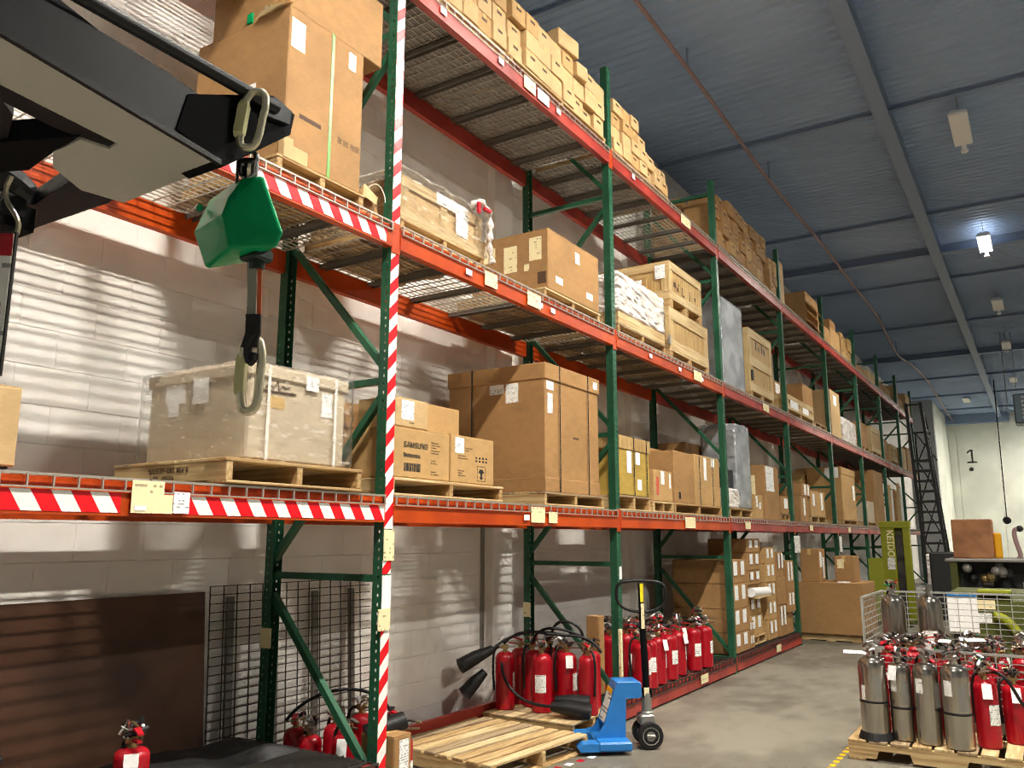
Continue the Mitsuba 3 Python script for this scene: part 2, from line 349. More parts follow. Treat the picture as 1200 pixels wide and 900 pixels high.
# ------------------------------------------------------------------ the pallet rack
BAY, DEP, CW = 3.1, 0.97, 0.0762
LV = [(1.637, 1.782), (3.297, 3.442), (5.09, 5.235)]        # beam bottoms and tops
TOP = 6.12
rack = thing('pallet_rack', 'long green and orange pallet rack of nine bays along the white block wall', 'pallet rack')
def plate(w, cols, h=TOP):
    holes = []
    for c in cols:
        for z in np.arange(0.06, h - 0.04, 0.0508):
            holes.append([(c + 0.0065 * math.cos(a), z + 0.0105 * math.sin(a)) for a in np.linspace(0, 2 * math.pi, 6, endpoint=False)][::-1])
    return Polygon([(0, 0), (w, 0), (w, h), (0, h)], holes)
def column_mesh(hol=True):
    t = 0.0024
    if hol:
        web = prism(plate(CW, (0.02, CW - 0.02)), 0, -t, 0)
        fl = prism(plate(0.07, (0.042,)), 1, 0, t); fl.apply_translation([-0.07, 0, 0])
        f2 = fl.copy(); f2.apply_translation([0, CW - t, 0])
        return cat(web, fl, f2, bx(-0.08, 0.01, -0.02, CW + 0.02, 0, 0.008))
    return cat(bx(-t, 0, 0, CW, 0, TOP), bx(-0.07, 0, 0, t, 0, TOP), bx(-0.07, 0, CW - t, CW, 0, TOP), bx(-0.08, 0.01, -0.02, CW + 0.02, 0, 0.008))
ch, cp = mikit.ply(column_mesh(), 'm_green'), mikit.ply(column_mesh(False), 'm_green')
zig = [((-0.92, 1.2), (-0.07, 0.25)), ((-0.92, 1.42), (-0.07, 2.38)), ((-0.07, 2.57), (-0.92, 3.5)), ((-0.92, 3.72), (-0.07, 4.65)), ((-0.07, 4.86), (-0.92, 5.82))]
def bar(p, q, w=0.02, y0=-0.02, y1=0.02):
    p, q = np.array(p), np.array(q); d = (q - p) / np.linalg.norm(q - p); n = np.array([-d[1], d[0]]) * w
    return prism([tuple(p - n), tuple(q - n), tuple(q + n), tuple(p + n)], 1, y0, y1)
br_d = [mikit.ply(bar(p, q), 'm_green') for p, q in zig] + [mikit.ply(bar((-0.92, z), (-0.07, z)), 'm_green') for z in (0.165, 1.32, 2.475, 4.77, 5.94)]
cols = {}
for i in range(-1, 9):
    y = i * BAY
    d = ch if i < 4 else cp
    cols[i] = put('column', d, None, rack, M=T().translate([0, y, 0]))
    put('column', d, None, rack, M=T().translate([-DEP, y + CW, 0]).rotate([0, 0, 1], 180))
    for b in br_d: put('brace', b, None, rack, M=T().translate([0, y + CW / 2, 0]))
L = BAY - CW
beam_prof = [(0, 0), (0, 0.095), (-0.018, 0.095), (-0.018, 0.145), (-0.05, 0.145), (-0.05, 0)]
beam_prof = [(-a, b) for a, b in beam_prof]
bmf = prism([(x, z) for x, z in [(0, 0), (0, 0.095), (-0.02, 0.1), (-0.02, 0.145), (-0.052, 0.145), (-0.052, 0)]], 1, 0.0, L)
bmo, bmr = mikit.ply(bmf, 'm_orange'), mikit.ply(bmf, 'm_redbeam')
con = mikit.ply(cat(bx(0, 0.006, -0.055, 0.0, -0.035, 0.165, 0.002), bx(-0.03, 0.006, -0.006, 0.0, -0.035, 0.165)), 'm_connector')
con2 = mikit.ply(cat(bx(0, 0.006, L, L + 0.055, -0.035, 0.165, 0.002)), 'm_connector')
beams = {}
for i in range(-1, 8):
    for l, (zb, zt) in enumerate(LV):
        d = bmo if (l < 2 and i < 2) else bmr
        k = put('beam', d, None, rack, M=T().translate([0.012, i * BAY + CW, zb])); beams[i, l] = k
        put('connector', con, None, k, M=T().translate([0.0, i * BAY + CW, zb]))
        put('connector', con2, None, k, M=T().translate([0.0, i * BAY + CW, zb]))
        put('beam', bmo if i < 0 else d, None, rack, M=T().translate([-DEP - 0.012, i * BAY + CW + L, zb]).rotate([0, 0, 1], 180))
base = mikit.ply(prism([(0, 0), (0, 0.10), (-0.02, 0.105), (-0.02, 0.15), (-0.06, 0.15), (-0.06, 0)], 1, 0.0, L), 'm_redbeam')
for i in (1, 2): beams[i, -1] = put('beam', base, None, rack, M=T().translate([0.012, i * BAY + CW, 0.02]))
for i in (0, 1, 2, 3): put('beam', base, None, rack, M=T().translate([-DEP - 0.012, i * BAY + CW + L, 0.02]).rotate([0, 0, 1], 180))
for xx in (0.012, ): beams[-1, -1] = put('beam', base, None, rack, M=T().translate([xx, -BAY + CW, 0.185]))
put('beam', base, None, rack, M=T().translate([-DEP - 0.012, -BAY + CW + L, 0.185]).rotate([0, 0, 1], 180))
# wire decks: two a bay, mesh with front waterfall, three support channels under each
DW = L / 2 - 0.01
def wire_deck(w=DW, dx=0.0508, dy=0.1, r=0.0033, fall=0.045):
    ms = []
    n = int(round(w / dy))
    for k in range(n + 1):
        y = 0.008 + k * (w - 0.016) / n
        ms.append(bx(-DEP + 0.005, 0.018, y - r, y + r, 0, 2 * r))
        ms.append(bx(0.014, 0.018 + 2 * r, y - r, y + r, -fall - 0.003, 2 * r))
    for x in np.arange(-DEP + 0.02, 0.0, dx): ms.append(bx(x - r, x + r, 0, w, 2 * r, 4 * r))
    for z in (-fall, ): ms.append(bx(0.018, 0.018 + 2.4 * r, 0, w, z - r, z + r))
    ms.append(bx(0.012, 0.016 + 2 * r, 0, w, 0, 3 * r))
    return cat(ms)
wd = mikit.ply(wire_deck(), 'm_wire'); wdd = mikit.ply(wire_deck(), 'm_wire_dark')
chn = [mikit.ply(cat(bx(-DEP + 0.03, -0.045, y - 0.028, y + 0.028, -0.004, -0.001), bx(-DEP + 0.03, -0.045, y - 0.028, y - 0.025, -0.035, -0.001), bx(-DEP + 0.03, -0.045, y + 0.025, y + 0.028, -0.035, -0.001)), 'm_channel') for y in (DW * 0.17, DW * 0.5, DW * 0.83)]
sheet = mikit.ply(bx(-DEP + .02, -.03, .01, DW - .01, .0134, .0154), mat('m_sheet', (122, 118, 114), .7))
for i in range(-1, 8):
    for l, (zb, zt) in enumerate(LV):
        for s in (0, 1):
            M = T().translate([0, i * BAY + CW + 0.005 + s * (DW + 0.01), zt + 0.001])
            k = put('wire_deck', wd, None, rack, M=M)
            for c in chn: put('support_channel', c, None, k, M=M)
            if l == 2 and i >= 0 and (i, s) != (1, 1): put('deck_sheet', sheet, None, k, M=M)
for i, z in ((-1, 0.336), (1, 0.171), (2, 0.171)):
    for s in (0, 1):
        M = T().translate([0, i * BAY + CW + 0.005 + s * (DW + 0.01), z])
        put('wire_deck', wdd, None, rack, M=M)
# hazard tape and the cards stuck to beams and posts
put('hazard_tape', bx(0.0, 0.0015, 0.002, CW - 0.002, 1.9, TOP), 'm_tape_post', cols[0], label='red and white striped tape')
put('hazard_tape', bx(0.0, 0.0015, 0.002, CW - 0.002, 0.05, 1.04), 'm_tape_post', cols[0], label='red and white striped tape')
put('hazard_tape', bx(0.006, 0.0075, 0.002, CW - 0.002, 1.60, 1.9), 'm_tape_post', cols[0])
put('card', bx(0.004, 0.008, 0.002, CW + 0.016, 1.42, 1.595), 'm_cream', cols[0], label='cream card')
put('hazard_tape', bx(0.0, 0.0015, 0.002, CW - 0.002, 1.345, 1.42), 'm_tape_post', cols[0])
put('card', bx(0.002, 0.006, 0.0, CW - 0.002, 1.135, 1.338), 'm_white', cols[0], label='white strip')
put('card', bx(0.004, 0.010, -0.03, CW - 0.006, 1.035, 1.155), 'm_cream', cols[0], label='cream card')
for k in (beams[-1, 0], beams[-1, 1]):
    zb = LV[0][0] if k == beams[-1, 0] else LV[1][0]
    if zb < 2:
        put('hazard_tape', bx(0.013, 0.0145, -3.0, -1.635, zb + 0.012, zb + 0.094), 'm_tape_beam', k, label='red and white striped tape')
        put('hazard_tape', bx(0.013, 0.0145, -1.315, -0.01, zb + 0.012, zb + 0.094), 'm_tape_beam', k, label='red and white striped tape')
    else: put('hazard_tape', bx(0.013, 0.0145, -3.0, -0.06, zb + 0.012, zb + 0.094), 'm_tape_beam', k, label='red and white striped tape')
def card(b, y0, y1, z0, z1, m='m_cream', x=0.024): put('label_card', bx(x, x + 0.002, y0, y1, z0, z1), m, b, label='cream location card' if m == 'm_cream' else 'small white label')
card(beams[-1, 0], -1.60, -1.45, 1.65, 1.785, 'm_cream', 0.030); card(beams[-1, 0], -1.447, -1.40, 1.65, 1.73); card(beams[-1, 0], -1.398, -1.318, 1.652, 1.745, 'm_label', 0.026)
card(beams[-1, 0], -1.585, -1.53, 1.66, 1.68, 'm_white', 0.0325)
card(beams[0, 0], 1.60, 1.80, 1.66, 1.775); card(beams[0, 0], 1.86, 1.99, 1.66, 1.745, 'm_cream'); card(beams[0, 0], 1.50, 1.575, 1.675, 1.715, 'm_white')
card(beams[1, 0], 4.72, 5.02, 1.65, 1.765, 'm_cream')
for y in (0.75, 1.72, 1.92, 3.9, 4.7, 5.4): card(beams[0 if y < 3 else 1, 1], y, y + 0.07, 3.33, 3.37, 'm_white')
card(beams[0, 1], 0.98, 1.14, 3.315, 3.42); card(beams[0, 1], 1.56, 1.76, 3.31, 3.42); card(beams[1, 1], 5.16, 5.42, 3.31, 3.42); card(beams[2, 1], 7.9, 8.2, 3.31, 3.42)
for y in (0.42, 1.15, 2.05, 3.6): card(beams[0 if y < 3 else 1, 2], y, y + 0.07, 5.13, 5.18, 'm_white')
card(beams[0, 2], 1.52, 1.70, 5.11, 5.22); card(beams[0, 2], 1.73, 1.92, 5.11, 5.21, 'm_label'); card(beams[1, 2], 4.95, 5.25, 5.11, 5.22)
for (i, y0, z0) in ((2, 0.6, 1.66), (3, 0.9, 1.66), (4, 0.9, 1.66), (1, 1.9, 0.05), (2, 1.7, 0.05)): card(beams[i, 0 if z0 > 1 else -1], i * BAY + y0, i * BAY + y0 + 0.22, z0, z0 + 0.09)
put('card', bx(0.001, 0.004, BAY + 0.03, BAY + CW, 1.19, 1.30), 'm_white', cols[1]); put('card', bx(-DEP - 0.01, -DEP + 0.09, -0.003, -0.001, 0.88, 1.0), 'm_cream', cols[0])
put('card', bx(-DEP - 0.005, -DEP + 0.075, BAY - 0.004, BAY - 0.001, 0.83, 0.96), 'm_cream', cols[1])
put('hanging_sign', bx(0.02, 0.024, 9.18, 9.52, 1.33, 1.58), 'm_label_big', rack, label='white sign hung from the lower beam'); put('hanging_sign', bx(0.02, 0.024, 12.4, 12.62, 1.30, 1.58), 'm_label_big', rack)
put('hazard_guard', bx(0.03, 0.05, 3.02, 3.06, 0.2, 0.78), 'm_cream', rack, label='pale edge strip at the second post')

# ------------------------------------------------------------------ builders of loads
def carton(name, label, cat_, x0, x1, y0, y1, z0, z1, m=0, tape=True, group=None, seam='y', b=0.006, yaw=0.0):
    c = ((x0 + x1) / 2, (y0 + y1) / 2)
    M = T().translate([c[0], c[1], z0]).rotate([0, 0, 1], yaw)
    hx, hy, h = (x1 - x0) / 2, (y1 - y0) / 2, z1 - z0
    mk = CARD[m] if isinstance(m, int) else m
    g = 0.0025
    # body with the gap of the top flaps
    if seam == 'y': body = cat(bx(-hx, hx, -hy, hy, 0, h - 0.004, b), bx(-hx + 0.003, -g, -hy + 0.002, hy - 0.002, h - 0.006, h), bx(g, hx - 0.003, -hy + 0.002, hy - 0.002, h - 0.006, h))
    else: body = cat(bx(-hx, hx, -hy, hy, 0, h - 0.004, b), bx(-hx + 0.002, hx - 0.002, -hy + 0.003, -g, h - 0.006, h), bx(-hx + 0.002, hx - 0.002, g, hy - 0.003, h - 0.006, h))
    k = put(name, body, mk, None, label, cat_, group, M=M)
    if tape:
        w = 0.025
        if seam == 'y': tm = cat(bx(-w, w, -hy - 0.001, hy + 0.001, h - 0.001, h + 0.0012), bx(-w, w, -hy - 0.0015, -hy + 0.002, h - min(0.09, h * .4), h), bx(-w, w, hy - 0.002, hy + 0.0015, h - min(0.09, h * .4), h))
        else: tm = cat(bx(-hx - 0.001, hx + 0.001, -w, w, h - 0.001, h + 0.0012), bx(hx - 0.002, hx + 0.0015, -w, w, h - min(0.09, h * .4), h), bx(-hx - 0.0015, -hx + 0.002, -w, w, h - min(0.09, h * .4), h))
        put('tape', tm, 'm_tape_clear', k, M=M)
    return k
def stick(k, face, at, a0, a1, z0, z1, m='m_label', name='shipping_label', label=None, t=0.0016):
    """flat label: face '+x' at x=at over y a0..a1; face '-y' at y=at over x a0..a1"""
    me = bx(at - 0.001, at + t, a0, a1, z0, z1) if face == '+x' else bx(a0, a1, at - t, at + 0.001, z0, z1)
    return put(name, me, m, k, label)
def straps(k, x0, x1, y0, y1, z0, z1, ys=(), xs=(), m='m_strap_black', w=0.008, name='strap'):
    e = 0.0025
    for y in ys:
        put(name, cat(bx(x1, x1 + e, y - w, y + w, z0, z1 + e), bx(x0 - e, x1 + e, y - w, y + w, z1, z1 + e), bx(x0 - e, x0, y - w, y + w, z0, z1 + e)), m, k)
    for x in xs:
        put(name, cat(bx(x - w, x + w, y0 - e, y0, z0, z1 + e), bx(x - w, x + w, y0 - e, y1 + e, z1, z1 + e), bx(x - w, x + w, y1, y1 + e, z0, z1 + e)), m, k)
def pallet(label, x0, x1, y0, y1, z0, h=0.12, nb=7, group='pallets on the rack', gap=0.45, bot=True, seed=0, name='pallet', cat_='pallet', along='y', blocks=False):
    """stringers along x, boards along y (or the other way round)"""
    r = random.Random(seed + int(1000 * (abs(x0) + abs(y0) + z0)))
    k = thing(name, label, cat_, group)
    sw = along == 'x'
    if sw: x0, x1, y0, y1 = y0, y1, x0, x1                     # build swapped, then mirror
    t, bt = 0.017, 0.014
    def out(nm, m3, mk):
        if sw:
            m3 = m3.copy(); m3.vertices = m3.vertices[:, [1, 0, 2]]; m3.faces = m3.faces[:, ::-1]
        put(nm, m3, mk, k)
    for y in (y0, (y0 + y1) / 2 - 0.019, y1 - 0.038):
        out('stringer', bx(x0 + 0.004, x1 - 0.004, y, y + 0.038, z0 + bt, z0 + h - t, 0.003), (WY if sw else WX)[r.randint(0, 1)])
    bw = (x1 - x0) / (nb - (nb * gap - gap) * 0.35) * 0.95
    xs = np.linspace(x0, x1 - bw, nb)
    for x in xs:
        dz = r.uniform(-0.0008, 0.0)
        out('deck_board', bx(x, x + bw, y0 - r.uniform(0, 0.012), y1 + r.uniform(0, 0.012), z0 + h - t + dz, z0 + h + dz, 0.003), (WX if sw else WY)[r.randint(0, 1 if sw else 2)])
    if bot:
        for x in (x0, (x0 + x1) / 2 - bw / 2, x1 - bw):
            out('bottom_board', bx(x, x + bw, y0, y1, z0, z0 + bt, 0.003), (WX if sw else WY)[r.randint(0, 1)])
    return k
def film(k, x0, x1, y0, y1, z0, z1, m='m_film', amp=0.008, seed=1, name='stretch_wrap', n=14):
    g = bx(x0, x1, y0, y1, z0, z1)
    for _ in range(5): g = g.subdivide()
    v = g.vertices.copy(); c = np.array([(x0 + x1) / 2, (y0 + y1) / 2, (z0 + z1) / 2])
    hh = np.array([x1 - x0, y1 - y0, z1 - z0]) / 2
    q = (v - c) / hh; nrm = np.where(np.abs(q) > 0.999, np.sign(q), 0); nrm /= np.linalg.norm(nrm, axis=1, keepdims=True)
    w = meshkit.noise(np.c_[v[:, 0] * 9, v[:, 1] * 9, v[:, 2] * 34 + v[:, 0] * 6 + v[:, 1] * 6], seed) + 0.6 * meshkit.noise(v * [18, 18, 60], seed + 3)
    nv = v + nrm * (w * amp)[:, None]; nv[:, 2] = np.maximum(nv[:, 2], z0); g.vertices = nv
    return put(name, g, m, k, smooth=True)
def crate(label, x0, x1, y0, y1, z0, z1, m='m_ply', group=None, feet=0.1, bat=0.09, front=2, name='wooden_crate', cat_='crate', lid=True):
    """plywood crate with battens round each face, standing on its own feet"""
    k = put(name, bx(x0 + 0.012, x1 - 0.012, y0 + 0.012, y1 - 0.012, z0 + feet, z1 - 0.01), m, None, label, cat_, group)
    t = 0.014
    zb = z0 + feet
    def batten(mesh, mk): put('batten', mesh, mk, k)
    for y in np.linspace(y0, y1 - bat, front + 1) if front > 1 else (y0, y1 - bat): batten(bx(x1 - t, x1, y, y + bat, zb, z1, 0.003), WZ)
    for z in (zb, z1 - bat): batten(bx(x1 - t, x1 + 0.003, y0, y1, z, z + bat, 0.003), WY[1])
    for x in (x0, x1 - bat): batten(bx(x, x + bat, y0, y0 + t, zb, z1, 0.003), WZ)
    for z in (zb, z1 - bat): batten(bx(x0, x1, y0 - 0.003, y0 + t, z, z + bat, 0.003), WX[1])
    if lid: put('lid', bx(x0 - 0.004, x1 + 0.004, y0 - 0.004, y1 + 0.004, z1 - 0.012, z1, 0.003), m, k)
    if feet > 0:
        for y in (y0, (y0 + y1) / 2 - 0.045, y1 - 0.09): put('runner', bx(x0, x1, y, y + 0.09, z0, z0 + feet, 0.004), WX[0], k)
    return k

# ------------------------------------------------------------------ left bay: pallet, wrapped box, far left box, big carton above
z = 1.8
k = pallet('wooden pallet stencilled on its stringer, under the grey shrink wrapped box', -0.86, 0.035, -1.135, -0.225, z, seed=1)
put('stencil', cat(textm('555539-001 REV B', 0.024, (-0.56, -1.137, z + 0.060), (1, 0, 0), (0, 0, 1)), textm('LPG   05/24', 0.024, (-0.54, -1.137, z + 0.022), (1, 0, 0), (0, 0, 1))), 'm_ink_brown', k, label='dark stencilled lettering')
z = 1.922
k = put('wrapped_box', bx(-0.80, -0.01, -1.0, -0.33, z, 2.39, 0.012), CARD[3], None, 'low grey cardboard box in clear shrink wrap on the stencilled pallet', 'box')
put('lid', bx(-0.812, 0.002, -1.012, -0.318, 2.335, 2.40, 0.008), CARD[3], k)
stick(k, '-y', -1.013, -0.42, -0.30, 2.22, 2.355); stick(k, '-y', -1.001, -0.66, -0.50, 2.235, 2.36, 'm_white', 'torn_sheet', 'torn pale sheet'); stick(k, '-y', -1.001, -0.63, -0.55, 2.17, 2.24, 'm_white', 'torn_sheet')
stick(k, '+x', -0.008, -0.515, -0.435, 2.185, 2.315); stick(k, '+x', 0.003, -0.64, -0.55, 2.31, 2.385, 'm_label', 'shipping_label'); stick(k, '+x', -0.009, -0.885, -0.77, 2.19, 2.25, 'm_tape_clear', 'paper_tape')
put('handwriting', cat(tube([(-0.006, -0.90, 2.29), (-0.006, -0.87, 2.31), (-0.006, -0.85, 2.29), (-0.006, -0.82, 2.33), (-0.006, -0.815, 2.28), (-0.006, -0.79, 2.31), (-0.006, -0.77, 2.30), (-0.006, -0.74, 2.31)], 0.003, 5), tube([(-0.006, -0.92, 2.272), (-0.006, -0.70, 2.278)], 0.005, 5)), 'm_ink_brown', k, label='brown marker scrawl')
straps(k, -0.812, 0.002, -1.012, -0.318, z, 2.40, ys=(-0.885, -0.42), m='m_strap_white', w=0.009)
film(k, -0.83, 0.012, -1.03, -0.30, z + 0.002, 2.406, amp=0.007)
k = carton('carton', 'plain tan carton at the far left end of the lower shelf', 'box', -0.6, -0.02, -2.75, -2.05, 1.8095, 2.11, 2)
put('slip_sheet', bx(-0.62, -0.03, -2.78, -2.07, 1.799, 1.809), 'm_black', k, label='black sheet under the box')

pallet('wooden pallet under the tall carton on the middle shelf of the left bay', -0.82, -0.01, -0.90, -0.24, 3.460, h=0.085, seed=4)
z0, z1 = 3.547, 4.44
k = carton('large_carton', 'tall tan carton with a green strap on the middle shelf above the left bay', 'box', -0.81, -0.02, -0.86, -0.27, z0, z1, 1, tape=False)
straps(k, -0.81, -0.02, -0.86, -0.27, z0, z1, ys=(-0.53,), m='m_strap_green', w=0.011)
stick(k, '+x', -0.02, -0.845, -0.745, 4.20, 4.375); stick(k, '+x', -0.02, -0.40, -0.34, 4.29, 4.40); stick(k, '-y', -0.86, -0.34, -0.27, 4.02, 4.05, 'm_white')
put('printed_text', bx(-0.021, -0.0188, -0.76, -0.60, 3.81, 3.835), 'm_ink_brown', k, label='brown printed line')
ic = []
for y, w in ((-0.45, .03), (-0.40, .035), (-0.345, .03), (-0.305, .035)): ic += [bx(-0.021, -0.0188, y - w / 2, y + w / 2, 3.79, 3.793), bx(-0.021, -0.0188, y - w / 2, y + w / 2, 3.822, 3.825), bx(-0.021, -0.0188, y - w / 2, y - w / 2 + .004, 3.79, 3.825), bx(-0.021, -0.0188, y + w / 2 - .004, y + w / 2, 3.79, 3.825), bx(-0.021, -0.0188, y - .006, y + .006, 3.80, 3.815)]
put('handling_symbols', cat(ic), 'm_ink_brown', k, label='row of printed handling symbols')
put('corner_guard', cat(bx(-0.05, -0.012, -0.868, -0.80, 3.54, 3.66), bx(-0.012, -0.006, -0.868, -0.70, 3.54, 3.62)), CARD[2], k)
k = carton('carton', 'second carton resting on the tall carton with the green strap', 'box', -0.70, -0.03, -0.85, -0.10, z1 + 0.003, z1 + 0.45, 1, tape=False)
put('flap', hull([(-0.72, -0.88, z1 + 0.30), (-0.3, -0.88, z1 + 0.30), (-0.3, -0.87, z1 + 0.30), (-0.72, -0.87, z1 + 0.31), (-0.72, -1.0, z1 + 0.16), (-0.3, -1.0, z1 + 0.16), (-0.3, -1.0, z1 + 0.165)]), CARD[1], k)
put('green_tag', bx(-0.38, -0.34, -0.862, -0.85, z1 + 0.01, z1 + 0.07), 'm_srl', k); put('crumpled_paper', hull([(-0.3, -0.87, z1 + .004), (-0.05, -0.89, z1 + .004), (-0.02, -0.84, z1 + .03), (-0.1, -0.80, z1 + .06), (-0.28, -0.83, z1 + 0.05), (-0.18, -0.9, z1 + 0.03)]), 'm_cream', k)
k = put('torn_cardboard', hull([(-0.27, -0.19, 3.4605), (-0.06, -0.22, 3.4605), (-0.04, -0.07, 3.4605), (-0.22, -0.06, 3.4605), (-0.24, -0.16, 3.60), (-0.07, -0.18, 3.63), (-0.08, -0.07, 3.58)]), CARD[1], None, 'crumpled scrap of brown cardboard beside the striped post on the middle shelf', 'cardboard')
put('flap', hull([(-0.07, -0.22, 3.60), (-0.04, -0.21, 3.64), (-0.05, -0.08, 3.60), (-0.02, -0.24, 3.55), (-0.02, -0.12, 3.53)]), CARD[2], k)
put('loose_strap', tube(spline([(-0.05, -0.16, 3.635), (-0.02, -0.10, 3.66), (-0.01, -0.07, 3.62), (0.0, -0.065, 3.56)], 12), 0.003, 5), 'm_strap_white', k)

# ------------------------------------------------------------------ first bay, lower shelf
zt = LV[0][1] + 0.0165
pallet('wooden pallet under the printed cartons beside the striped post', -0.9, -0.035, 0.10, 1.31, zt, h=0.108, seed=6)
z = zt + 0.110
k = carton('printed_carton', 'tan printed carton beside the striped post with a barcode', 'box', -0.45, -0.045, 0.11, 0.685, z, 2.215, 0)
put('lettering', textm('SAMSUNG', 0.034, (-0.044, 0.215, 2.095), (0, 1, 0), (0, 0, 1)), 'm_ink', k, label='bold black lettering')
put('lettering', textm('Networks', 0.026, (-0.044, 0.215, 2.035), (0, 1, 0), (0, 0, 1)), 'm_ink', k, label='black lettering')
r = random.Random(3); y = 0.225; bars = []
while y < 0.38:
    w = r.choice((0.003, 0.006, 0.009)); bars.append(bx(-0.046, -0.0435, y, y + w, 1.95, 2.0)); y += w + r.choice((0.003, 0.006))
put('barcode', cat(bars), 'm_ink', k)
def scribble(k, x, y0, z0, rows, wid, seed):
    r = random.Random(seed); ms = []
    for i in range(rows):
        yy = y0
        ms.append(bx(x, x + 0.0018, yy, yy + 0.008, z0 - i * 0.016, z0 - i * 0.016 + 0.009))
        yy += 0.014
        while yy < y0 + wid * r.uniform(0.5, 1):
            w = r.uniform(0.006, 0.016); ms.append(bx(x, x + 0.0018, yy, yy + w, z0 - i * 0.016, z0 - i * 0.016 + 0.006)); yy += w + 0.004
    put('printed_lines', cat(ms), 'm_ink_brown', k)
scribble(k, -0.0455, 0.49, 2.14, 3, 0.11, 1); scribble(k, -0.0455, 0.49, 2.09, 2, 0.11, 2); scribble(k, -0.0455, 0.49, 1.955, 2, 0.11, 3); scribble(k, -0.0455, 0.49, 2.025, 2, 0.07, 9)
k2 = carton('printed_carton', 'tan printed carton with a white label and handling symbols, right of the barcode carton', 'box', -0.45, -0.045, 0.70, 1.205, z, 2.225, 0)
stick(k2, '+x', -0.045, 0.745, 0.845, 2.105, 2.21); scribble(k2, -0.0455, 0.78, 2.085, 2, 0.13, 4); scribble(k2, -0.0455, 0.78, 1.985, 3, 0.09, 5); scribble(k2, -0.0455, 0.86, 2.14, 2, 0.07, 15)
ic = [bx(-0.046, -0.0436, 0.98 + i * .04, 1.0 + i * .04, 2.06 + j * .022, 2.072 + j * .022) for i in range(4) for j in range(2)]
ic += [bx(-0.046, -0.0436, 1.0, 1.1, 1.93, 1.933), bx(-0.046, -0.0436, 1.0, 1.1, 2.03, 2.033), bx(-0.046, -0.0436, 1.0, 1.003, 1.93, 2.03), bx(-0.046, -0.0436, 1.097, 1.1, 1.93, 2.03), bx(-0.046, -0.0436, 1.02, 1.08, 1.985, 2.0), bx(-0.046, -0.0436, 1.03, 1.07, 2.0, 2.012), bx(-0.046, -0.0436, 1.04, 1.06, 1.967, 1.985)]
ic += [hull([(-0.046, 1.05, 1.94), (-0.046, 1.07, 1.955), (-0.046, 1.05, 1.97), (-0.046, 1.03, 1.955), (-0.0436, 1.05, 1.94), (-0.0436, 1.07, 1.955), (-0.0436, 1.05, 1.97), (-0.0436, 1.03, 1.955)])]
put('handling_symbols', cat(ic), 'm_ink', k2)
k = carton('carton', 'small tan carton with a white label on top of the barcode carton', 'box', -0.36, -0.05, 0.14, 0.46, 2.218, 2.40, 2)
stick(k, '+x', -0.05, 0.195, 0.315, 2.265, 2.385); scribble(k, -0.0505, 0.27, 2.245, 1, 0.09, 8)
carton('carton', 'plain tan carton standing behind the two printed cartons', 'box', -0.86, -0.50, 0.72, 1.41, z, 2.51, 0)
k = carton('carton', 'brown carton with paper labels on its side behind the striped post', 'box', -0.90, -0.47, 0.13, 0.68, z, 2.40, 1)
stick(k, '-y', 0.13, -0.62, -0.52, 2.20, 2.33); stick(k, '-y', 0.13, -0.74, -0.52, 1.91, 2.14, 'm_label_big')
stick(k, '-y', 0.13, -0.86, -0.77, 2.02, 2.2, 'm_white')
pallet('wooden pallet under the very large lidded carton', -0.98, -0.03, 1.90, 2.93, zt, h=0.105, seed=8)
z = zt + 0.107
k = carton('large_carton', 'very large brown lidded carton with black straps left of the second green post', 'box', -1.0, -0.05, 1.94, 2.875, z, 2.92, 1, tape=False)
put('lid', cat(bx(-1.012, -0.038, 1.928, 2.887, 2.80, 2.935, 0.006)), CARD[1], k)
put('base_skirt', bx(-1.006, -0.044, 1.934, 2.881, z, z + 0.11, 0.004), CARD[1], k)
straps(k, -1.013, -0.037, 1.927, 2.888, z, 2.935, ys=(2.16, 2.66), xs=(-0.75,), w=0.006)
stick(k, '+x', -0.05, 1.965, 2.08, 2.72, 2.79); stick(k, '+x', -0.05, 1.98, 2.06, 2.53, 2.69); stick(k, '+x', -0.038, 2.76, 2.84, 2.835, 2.90)
stick(k, '-y', 1.94, -0.58, -0.44, 2.71, 2.79); stick(k, '-y', 1.94, -0.42, -0.30, 2.63, 2.79); stick(k, '+x', -0.05, 2.40, 2.50, 2.36, 2.375, 'm_ink_brown', 'printed_text')

# first bay, middle shelf
zm = LV[1][1] + 0.0165
pallet('wooden pallet under the pale shrink wrapped crate right of the striped post', -0.9, -0.035, 0.13, 1.06, zm, h=0.085, seed=9)
z = zm + 0.087
k = crate('pale crate loosely wrapped in clear plastic on the middle shelf right of the striped post', -0.85, -0.05, 0.14, 1.04, z, 3.84, CARD[2], feet=0.0, bat=0.075, front=2, name='wrapped_crate')
stick(k, '+x', -0.045, 0.50, 0.86, 3.77, 3.85, 'm_label_big', 'paper_sheet', 'white paper sheet'); stick(k, '+x', -0.045, 0.72, 0.86, 3.62, 3.78, 'm_label', 'paper_sheet')
film(k, -0.87, -0.036, 0.12, 1.06, z, 3.88, amp=0.02, seed=5)
put('bunched_plastic', cat(tube(spline([(-0.02, 0.88, 3.86), (-0.0, 0.94, 3.93), (0.01, 1.02, 3.90), (0.015, 1.06, 3.78), (0.01, 1.06, 3.62), (0.02, 1.08, 3.50)], 20), [0.02 + 0.012 * math.sin(i * 2.1) for i in range(20)], 8)), 'm_whitewrap', k, smooth=True)
put('red_tape', cat(bx(0.02, 0.036, 0.88, 0.91, 3.82, 3.9), bx(0.02, 0.046, 0.95, 1.03, 3.86, 3.88)), 'm_red_dull', k, label='red tape')
pallet('wooden pallet under the plain tan carton on the middle shelf of the first full bay', -0.9, -0.02, 1.90, 2.90, zm, h=0.09, seed=10)
z = zm + 0.092
